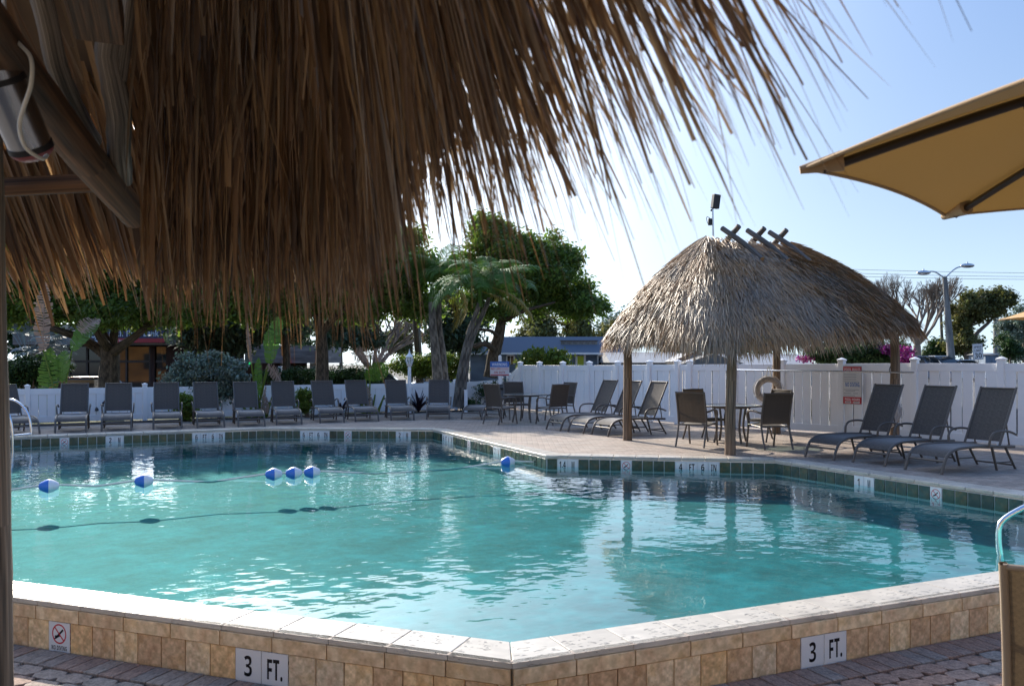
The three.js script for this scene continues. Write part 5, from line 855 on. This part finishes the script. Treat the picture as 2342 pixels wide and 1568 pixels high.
// ------------------------------------------------------------------ vehicles and street furniture
function car(label, pos, turn, paint, suv = 0) {
  const g = thing('parked_car', label, 'car', pos, turn, 'parked cars beyond the fences'), h = suv ? 1.68 : 1.42;
  const body = new THREE.Shape(); body.moveTo(-2.15, 0.32); body.lineTo(-2.2, 0.7); body.quadraticCurveTo(-2.1, 0.88, -1.7, 0.9); body.lineTo(1.1, 0.93); body.quadraticCurveTo(1.95, 0.85, 2.15, 0.66); body.lineTo(2.2, 0.32); body.closePath();
  const ex = (s, d, b) => new THREE.ExtrudeGeometry(s, { depth: d - 2 * b, bevelEnabled: true, bevelSize: b, bevelThickness: b, bevelSegments: 3, curveSegments: 8 }).translate(0, 0, -d / 2 + b);
  mesh('body', ex(body, 1.76, 0.06), paint, g);
  const cab = new THREE.Shape(); cab.moveTo(suv ? -2.05 : -1.85, 0.88); cab.quadraticCurveTo(suv ? -1.95 : -1.3, h - 0.05, suv ? -1.5 : -0.9, h - 0.05); cab.lineTo(0.15, h - 0.05); cab.quadraticCurveTo(0.5, h - 0.1, 1.15, 0.9); cab.closePath();
  mesh('window', ex(cab, 1.5, 0.08), M.darkGlass, g);
  const rf = mesh('roof', rbox(suv ? 1.75 : 1.2, 0.05, 1.36, 0.02), paint, g); rf.position.set(suv ? -0.62 : -0.4, h + 0.03, 0);
  for (const [x, y0, x1] of [[suv ? -2.0 : -1.72, 0.93, suv ? -1.5 : -1.0], [1.08, 0.95, 0.18]]) for (const s of [-1, 1]) mesh('pillar', cyl(v3(x, y0, s * 0.76), v3(x1, h + 0.02, s * 0.68), 0.04), paint, g);
  for (const x of [-1.4, 1.4]) for (const s of [-1, 1]) { const w = mesh('wheel', new THREE.CylinderGeometry(0.32, 0.32, 0.2, 20).rotateX(Math.PI / 2).translate(x, 0.32, s * 0.82), M.black, g); mesh('rim', new THREE.CylinderGeometry(0.19, 0.19, 0.21, 14).rotateX(Math.PI / 2).translate(x, 0.32, s * 0.825), M.steel, w); }
  for (const s of [-1, 1]) { mesh('headlight', rbox(0.1, 0.12, 0.3, 0.03).translate(2.15, 0.68, s * 0.6), M.floatWhite, g); mesh('taillight', rbox(0.08, 0.2, 0.2, 0.03).translate(-2.2, 0.74, s * 0.68), M.redPlastic, g); }
  return g;
}
{
  const q = (x, f, y) => [(x - CX) / FP * f, y, -f];
  car('silver and orange car before the bank seen over the low fence', q(228, 33, G0), 0.2, M.carOrange); 
  car('black car seen through the big leaved plant past the low fence', q(862, 37, G0), 0.1, M.carBlack, 1);
  car('white car parked beside the blue house behind the palm trunks', q(1030, 47, G0), 0.15, M.carWhite);
  car('dark blue car behind the fence post right of the bougainvillea', q(2107, 58, 0.22), -0.9, M.carBlue, 1);
  car('silver blue pickup between the shelter roof and the street lamp', q(2150, 58, 0.22), -1.2, M.carWhite, 1);
  car('white car parked just right of the street lamp', q(2200, 58, 0.22), -1.2, M.carWhite);
  const lamp = (label, bx, tx, ty, f, arms) => {
    const g = thing('street_lamp', label, 'street lamp', [0, 0, 0], 0, 'twin arm street lamps'), b = pix(bx, 826, f); b.y = 0.22; const t = pix(tx, ty, f);
    mesh('pole', cyl(b, t, 0.3 * f / 60, 0.15 * f / 60, 12), M.concrete, g);
    for (const [ax, ay] of arms) { const e = pix(ax, ay, f), r = mesh('arm', tube([t.clone().add(v3(0, -0.1, 0)), t.clone().lerp(e, 0.5).add(v3(0, 0.25, 0)), e.clone().add(v3(0, 0.12, 0))], 0.05, 14, 6), M.steel, g); const hd = mesh('lamp_head', new THREE.SphereGeometry(0.32 * f / 60, 12, 8).scale(1.6, 0.5, 0.8).translate(e.x, e.y + 0.1, e.z), M.steel, g); mesh('photocell', new THREE.CylinderGeometry(0.05, 0.06, 0.16, 8).translate(e.x, e.y + 0.28, e.z), M.steel, hd); }
  };
  lamp('tall leaning concrete street lamp with two arms behind the white fence', 2179, 2160, 632, 58, [[2112, 626], [2212, 610]]);
  lamp('smaller far street lamp with two arms behind the olive tree', 2281, 2277, 706, 95, [[2245, 700], [2306, 694]]);
  const up = thing('utility_pole', 'dark utility pole with a pale conduit beyond the low fence', 'pole'); mesh('pole', cyl(V(-5.3 + 1.1, G0, 39), V(-4.45, 4.2, 39), 0.14, 0.12, 10), M.bark, up); mesh('conduit', cyl(V(-4.0, G0, 38.8), V(-4.24, 3.6, 38.8), 0.05, 0.05, 8), M.stucco, up);
  const pw = thing('utility_pole', 'thin grey utility pole behind the leafless tree', 'pole'); mesh('pole', cyl(pix(2156, 824, 66), pix(2150, 690, 66), 0.13, 0.1, 8), M.concrete, pw);
  [[613, 617], [622, 625], [629, 631]].forEach(([y0, y1], i) => { const w = thing('power_line', ['topmost thin power line above the street lamp', 'middle thin power line above the street lamp', 'lowest thin power line above the street lamp'][i], 'power line'); const a = pix(1750, y0 - 3, 80), b = pix(2800, y1 + 6, 80); mesh('wire', tube([a, a.clone().lerp(b, 0.5).add(v3(0, -0.25, 0)), b], 0.018, 30, 5), M.wire, w); });
  const ss = thing('speed_limit_sign', 'white SPEED LIMIT 30 sign tilted on a thin post beyond the fence', 'sign', pix(2236, 803, 46).toArray()); ss.rotation.z = 0.07;
  const art = card(256, 384, (x, w, h) => { x.fillStyle = '#e8e8ea'; x.fillRect(0, 0, w, h); x.strokeStyle = '#222'; x.lineWidth = 7; x.strokeRect(9, 9, w - 18, h - 18); x.fillStyle = '#1a1a1e'; squeezed(x, 'SPEED', w / 2, 80, 200, 82); squeezed(x, 'LIMIT', w / 2, 165, 180, 82); squeezed(x, '30', w / 2, 290, 190, 170); });
  mesh('sign_panel', rbox(0.56, 0.86, 0.012, 0.004), M.white, ss); mesh('sign_face', new THREE.PlaneGeometry(0.55, 0.85).translate(0, 0, 0.008), std(lin(0.9, 0.9, 0.9), { map: art, roughness: 0.4 }), ss); mesh('post', cyl(v3(0, 0.45, -0.03), v3(0.02, -1.8, -0.03), 0.03), M.steel, ss);
}
// ------------------------------------------------------------------ the hotel behind the camera, sunlit: its warm wall throws light on the shaded side of the pool wall
{
  const g = thing('hotel_building', 'two storey cream hotel behind the viewpoint facing the pool', 'building'), f = -12, x0 = -24, x1 = 22;
  mesh('wall', box(x1 - x0, 6.6, 8, (x0 + x1) / 2, NEARG + 3.3, -(f - 4)), std(lin(0.80, 0.62, 0.40), { map: rep(grainTex, 4), roughness: 0.9 }), g);
  mesh('roof', box(x1 - x0 + 1, 0.3, 9, (x0 + x1) / 2, NEARG + 6.755, -(f - 4)), M.whiteRoof, g);
  mesh('walkway', box(x1 - x0, 0.18, 1.2, (x0 + x1) / 2, NEARG + 3.1, -(f + 0.603)), M.concrete, g);
  for (let k = 0; k < 8; k++) for (const y of [0.9, 4.0]) { const w = mesh('window', box(1.6, 1.3, 0.08, x0 + 4 + k * 5.4, NEARG + y + 0.75, -(f + 0.03)), M.darkGlass, g); mesh('window_sill', box(1.8, 0.08, 0.16, x0 + 4 + k * 5.4, NEARG + y + 0.055, -(f + 0.085)), M.vinyl, w); const d = mesh('door', box(0.95, 2.05, 0.08, x0 + 1.6 + k * 5.4, NEARG + (y < 2 ? 1.03 : 4.22), -(f + 0.03)), M.trimBrown, g); }
}

// ------------------------------------------------------------------ market umbrella beside the camera
function umbrella(label, cx, cf, R, rimY, apexY, groundY, a0, sag) {
  const g = thing('market_umbrella', label, 'umbrella', [cx, 0, -cf], 0, 'tan umbrellas'), n = 6, vx = (k) => { const a = a0 + k * Math.PI / 3; return v3(Math.cos(a) * R, rimY, -Math.sin(a) * R); }, apex = v3(0, apexY, 0);
  for (let k = 0; k < n; k++) {
    const A = vx(k), B = vx(k + 1), P = [], U = [], I = [], m = 10;
    for (let i = 0; i <= m; i++) for (let j = 0; j <= m; j++) {                // i along the rib, j across the panel
      const t = i / m, s = j / m, e = A.clone().lerp(B, s), out = t * (1 - 0.02 * 4 * s * (1 - s) * t), p = apex.clone().lerp(e, out); p.y += sag * Math.sin(Math.PI * t) * 0.5 - 0.05 * 4 * s * (1 - s) * t * (1 - t) + 0.012 * 4 * s * (1 - s) * t * t; P.push(p.x, p.y, p.z); U.push(t * 1.4, s * t * 1.2);
    }
    for (let i = 0; i < m; i++) for (let j = 0; j < m; j++) { const q = i * (m + 1) + j, r = q + m + 1; I.push(q, r, q + 1, q + 1, r, r + 1); }
    const q = new THREE.BufferGeometry(); q.setAttribute('position', new THREE.Float32BufferAttribute(P, 3)); q.setAttribute('uv', new THREE.Float32BufferAttribute(U, 2)); q.setIndex(I); q.computeVertexNormals();
    const pn = mesh('canopy_panel', q, M.canvas, g); const hem = []; for (let j = 0; j <= m; j++) hem.push(v3(...P.slice((m * (m + 1) + j) * 3, (m * (m + 1) + j) * 3 + 3)));
    mesh('hem', tube(hem, 0.006, 20, 5), M.canvasEdge, pn);
    const ribP = []; for (let i = 0; i <= 8; i++) { const t = i / 8 * 0.955, p = apex.clone().lerp(A, t); p.y += sag * Math.sin(Math.PI * t) * 0.5 - 0.022; ribP.push(p); }
    const rb = new THREE.TubeGeometry(new THREE.CatmullRomCurve3(ribP), 16, 0.014, 6, false); mesh('rib', rb, M.rib, g);
    const d = A.clone().sub(apex).normalize(), pk = mesh('corner_pocket', cyl(A.clone().addScaledVector(d, -0.11).add(v3(0, -0.012, 0)), A.clone().addScaledVector(d, 0.012), 0.032, 0.012, 8), M.canvasEdge, g);
    mesh('strut', cyl(apex.clone().lerp(A, 0.5).add(v3(0, -0.02, 0)), v3(0, rimY + 0.02, 0), 0.009), M.rib, g);
  }
  mesh('pole', new THREE.CylinderGeometry(0.024, 0.024, apexY - groundY, 14).translate(0, (apexY + groundY) / 2, 0), M.rib, g); mesh('finial', new THREE.SphereGeometry(0.045, 12, 8).translate(0, apexY + 0.03, 0), M.rib, g);
  mesh('base', new THREE.LatheGeometry([[0, 0.14], [0.035, 0.14], [0.05, 0.06], [0.25, 0.04], [0.26, 0]].map((q) => new THREE.Vector2(...q)), 24).translate(0, groundY, 0), M.rib, g);
  return g;
}
umbrella('tan market umbrella with dark ribs overhanging the pool beside the thatch', 1.963, 2.19, 1.15, 2.115, 2.43, NEARG, 44.3 * Math.PI / 180, 0.03);
umbrella('tan umbrella whose canopy tip shows behind the dark loungers', 10.05, 15.2, 1.2, 2.32, 2.7, 0, 0.5, 0.03);

// ------------------------------------------------------------------ thatched bar hut that the camera stands under
{
  const g = thing('thatched_bar_hut', 'thatched hut roof of hanging palm leaves on wooden posts overhead', 'hut');
  // eave in plan: x, ahead, height of the leaf tips
  const E = [[-1.50, 3.5, 1.91], [-1.05, 3.36, 1.895], [-0.66, 3.1, 1.90], [-0.44, 2.6, 1.92], [-0.22, 2.1, 2.0], [0.05, 1.72, 1.96], [0.28, 1.48, 2.0], [0.45, 1.28, 2.02], [0.54, 1.18, 2.12], [0.72, 1.02, 2.22], [1.1, 0.8, 2.3], [1.9, 0.3, 2.3]];
  const ec = new THREE.CatmullRomCurve3(E.map(([x, f, h]) => V(x, h, f))), A0 = [-0.35, 0.8];
  const slope = 0.80;
  const frame = (s) => { const e = ec.getPointAt(s), o = v3(e.x - A0[0], 0, e.z + A0[1]), far = o.length(); o.normalize(); return { e, o, far }; };
  const onRoof = (s, q, off = 0) => { const { e, o } = frame(s); return e.clone().addScaledVector(o, -q * 0.78).add(v3(0, q * 0.78 * slope + off, 0)); };   // q metres up the slope from the tips
  // the dense, opaque body of the thatch
  const shell = (fn, n, m) => { const P = [], I = []; for (let i = 0; i <= n; i++) for (let j = 0; j <= m; j++) { const v = fn(i / n, j / m); P.push(v.x, v.y, v.z); } for (let i = 0; i < n; i++) for (let j = 0; j < m; j++) { const a = i * (m + 1) + j, b = a + m + 1; I.push(a, a + 1, b, b, a + 1, b + 1); } const q = new THREE.BufferGeometry(); q.setAttribute('position', new THREE.Float32BufferAttribute(P, 3)); q.setIndex(I); q.computeVertexNormals(); return q; };
  const body = std(lin(0.16, 0.105, 0.06), { roughness: 1 });
  mesh('thatch_body', shell((s, t) => onRoof(s, 0.42 + t * 2.6, 0.12), 60, 8), body, g); mesh('thatch_body', shell((s, t) => onRoof(s, 0.36 + t * 2.7, 0.22), 60, 8), body, g);
  // left bay: eave farther out, seen from inside
  const E2 = [[-5.0, 5.3, 1.98], [-3.2, 4.65, 1.97], [-2.4, 4.35, 1.98], [-1.75, 4.1, 2.0], [-0.9, 3.8, 2.02]], ec2 = new THREE.CatmullRomCurve3(E2.map(([x, f, h]) => V(x, h, f))), in2 = v3(0.02, 0, 1.0);
  const onRoof2 = (s, q, off = 0) => ec2.getPointAt(s).addScaledVector(in2, q * 0.74).add(v3(0, q * 0.68 + off, 0));
  mesh('thatch_body', shell((s, t) => onRoof2(s, 0.72 + t * 5.4, 0.10), 24, 8), body, g); mesh('thatch_body', shell((s, t) => onRoof2(s, 0.66 + t * 5.5, 0.2), 24, 8), body, g);
  // leaf strips
  function strip(p0, p1, w, bend, roll) {                              // a folded, tapering leaf from p0 to its tip p1
    const P = [], I = [], K = 7, d = p1.clone().sub(p0), L = d.length(), tw = gauss() * 0.8, blunt = rnd() < 0.25 ? 0.4 : 0.92, wob = gauss() * 0.06 * L, kink = rr(0.3, 1.2), split = rnd() < 0.5 ? 1 : 0.6; d.normalize(); const ref = Math.abs(d.y) > 0.92 ? v3(1, 0, 0) : v3(0, 1, 0), sx = new THREE.Vector3().crossVectors(d, ref).normalize().applyAxisAngle(d, roll), nz = new THREE.Vector3().crossVectors(sx, d);
    for (let k = 0; k <= K; k++) { const t = k / K, X_ = sx.clone().applyAxisAngle(d, tw * t), c = p0.clone().addScaledVector(d, L * t).addScaledVector(sx, wob * Math.sin(3.1 * t * kink)).add(v3(0, -bend * L * t * t, 0)), hw = w / 2 * (1 - blunt * Math.pow(t, 2.2)) * (k === K ? split : 1); for (const s of [-1, 0, 1]) { const q = c.clone().addScaledVector(X_, s * hw).addScaledVector(nz, s === 0 ? hw * 0.35 : 0); P.push(q.x, q.y, q.z); } }
    for (let k = 0; k < K; k++) { const a = k * 3; I.push(a, a + 1, a + 3, a + 3, a + 1, a + 4, a + 1, a + 2, a + 4, a + 4, a + 2, a + 5); }
    const q = new THREE.BufferGeometry(); q.setAttribute('position', new THREE.Float32BufferAttribute(P, 3)); q.setIndex(I); q.computeVertexNormals(); return q;
  }
  const bins = thatchMats.map(() => []); let singles = 0;
  const add = (geo, big) => { const k = Math.floor(rnd() * thatchMats.length); if (big && singles < 290) { singles++; mesh('palm_leaf_strip', geo, thatchMats[k], g); } else bins[k].push(geo); };
  for (let i = 0; i < 12500; i++) {
    const s = rnd(); const ex = ec.getPointAt(s).x; if (ex > 0.1 && rnd() < (ex > 0.44 ? 0.86 : 0.42)) continue; const fringe = i % 3 === 0, q = fringe ? Math.abs(gauss()) * 0.16 : Math.pow(rnd(), 0.8) * 1.5, L = fringe ? rr(0.4, 0.85) : rr(0.35, 0.8), { o } = frame(s);
    const tip = onRoof(s, q, -0.015 - rnd() * 0.07), root = onRoof(Math.max(0, Math.min(1, s + gauss() * 0.02)), q + L, rr(-0.03, 0.05));
    const near = ec.getPointAt(s).z > -2.2; tip.x += gauss() * (s < 0.08 ? 0.03 : 0.075); tip.z += gauss() * 0.05; if (fringe) { tip.addScaledVector(o, rr(-0.05, 0.10)); tip.y += gauss() * 0.10; }
    const long = fringe && rnd() < 0.22; if (long) { tip.addScaledVector(o, rr(0.02, 0.16)); tip.y -= rr(0.03, 0.16); }
    add(strip(root, tip, (near ? rr(0.0025, 0.009) : rr(0.004, 0.014)) * (long ? 0.6 : rnd() < (fringe ? 0.10 : 0.26) ? 2.3 : 1), fringe ? rr(-0.05, 0.2) : rr(-0.03, 0.08), gauss() * 0.9), i < 900 && !fringe && i % 2 === 0);
  }
  for (let i = 0; i < 26; i++) {                                       // stray leaves hanging close to the eye and to the right
    const s = rr(0.15, 0.8), { o } = frame(s), root = onRoof(s, rr(0.25, 0.6), -0.06), tip = onRoof(s, 0, 0).addScaledVector(o, rr(0.0, 0.25)).add(v3(gauss() * 0.08, rr(-0.16, 0.02), gauss() * 0.08)); add(strip(root, tip, rr(0.004, 0.009), rr(0.0, 0.2), gauss()), false);
  }
  for (let i = 0; i < 1900; i++) {                                     // left bay
    const s = rnd(), low = i % 5 !== 0, q = low ? Math.abs(gauss()) * 0.14 : rr(0.3, 3.2), L = low ? rr(0.5, 0.95) : rr(0.5, 0.9), tip = onRoof2(s, q, -0.02), root = onRoof2(Math.max(0, Math.min(1, s + gauss() * 0.01)), q + L, low ? rr(0, 0.06) : rr(0.0, 0.08));
    tip.x += gauss() * 0.05; tip.y += low ? gauss() * 0.07 : 0; if (low && rnd() < 0.12) tip.y -= rr(0.05, 0.2); add(strip(root, tip, rr(0.010, 0.034), low ? rr(0, 0.12) : 0, gauss() * 0.6), i < 50);
  }
  bins.forEach((b, k) => stuffPart(mesh('thatch', mergeGeometries(b), thatchMats[k], g)));
  // timbers
  const P = pix;
  mesh('post', log([V(-2.01, NEARG - 0.02, 3.22), V(-2.02, 0.6, 3.22), V(-2.035, 1.6, 3.22), V(-2.05, 2.5, 3.22)], [0.125, 0.12, 0.115, 0.11], 16, 14, 0.02), M.postWood, g);
  for (const [y, dz] of [[1.28, 0], [0.88, 0.01], [0.27, 0], [-0.2, 0]]) mesh('bolt', new THREE.CylinderGeometry(0.013, 0.013, 0.03, 8).rotateZ(Math.PI / 2).rotateY(0.5).translate(-1.91, y, -3.13), M.steel, g);
  mesh('beam', cyl(V(-4.6, 2.25, 4.0), V(-1.62, 2.27, 3.42), 0.042, 0.038, 12), M.wood, g);
  mesh('rafter', log([P(-120, -40, 1.9), P(80, 215, 2.6), P(200, 365, 3.1), P(310, 492, 3.6)], [0.075, 0.07, 0.066, 0.06], 14, 12, 0.03), M.wood, g);
  mesh('rafter', log([P(80, -60, 2.5), P(108, 45, 2.6), P(125, 130, 2.7), P(165, 230, 2.95), P(215, 320, 3.3)], [0.034, 0.033, 0.032, 0.03, 0.03], 16, 10, 0.06), M.greyWood, g);
  mesh('rafter', log([P(255, 60, 2.7), P(245, 110, 2.75), P(258, 180, 2.85), P(272, 255, 3.0), P(272, 330, 3.15), P(282, 410, 3.35)], [0.036, 0.04, 0.044, 0.043, 0.042, 0.036], 18, 12, 0.06), M.greyWood, g);
  mesh('rafter', log([P(300, -30, 2.66), P(290, 50, 2.72), P(278, 140, 2.8), P(268, 200, 2.9)], [0.022, 0.024, 0.026, 0.028], 12, 10, 0.06), M.greyWood, g);
  { const t = mesh('rafter', rbox(0.13, 0.09, 1.4, 0.006), M.wood, g); const a = P(228, 62, 2.45), b = P(150, -330, 1.6); t.position.copy(a).lerp(b, 0.5); t.lookAt(a); t.scale.z = a.distanceTo(b) / 1.4; }
  const fx = thing('metal_cylinder', 'polished metal cylinder with a red end cap hanging under the hut roof', 'fixture'), c0 = P(-35, 95, 2.25), c1 = P(72, 338, 2.42), d = c1.clone().sub(c0).normalize();
  mesh('shell', cyl(c0, c1, 0.062, 0.058, 28), M.steel, fx); const cp = mesh('end_cap', new THREE.SphereGeometry(0.06, 20, 10, 0, Math.PI * 2, 0, Math.PI / 2).scale(1, 0.6, 1), M.redPlastic, fx); cp.position.copy(c1); cp.quaternion.setFromUnitVectors(v3(0, 1, 0), d); mesh('seam_band', cyl(c1.clone().addScaledVector(d, -0.012), c1.clone().addScaledVector(d, 0.004), 0.0605, 0.0605, 28), M.black, fx); mesh('collar', cyl(c0.clone().addScaledVector(d, 0.09), c0.clone().addScaledVector(d, 0.105), 0.064, 0.064, 28), M.black, fx);
  mesh('screw', cyl(c1.clone().addScaledVector(d, 0.03).add(v3(0.01, 0, 0.02)), c1.clone().addScaledVector(d, 0.042).add(v3(0.012, -0.004, 0.024)), 0.006, 0.005, 8), M.steel, fx);
  const cb = thing('cable', 'thin grey cable looping over the metal cylinder', 'cable'); mesh('cord', tube([P(8, -40, 2.2), P(14, 40, 2.2), P(38, 92, 2.2), P(70, 130, 2.2), P(72, 190, 2.2), P(55, 245, 2.2), P(45, 290, 2.22), P(58, 335, 2.24), P(95, 362, 2.3), P(108, 355, 2.36)], 0.0055, 60, 6), M.rope, cb);
}
renderer.render(scene, camera);
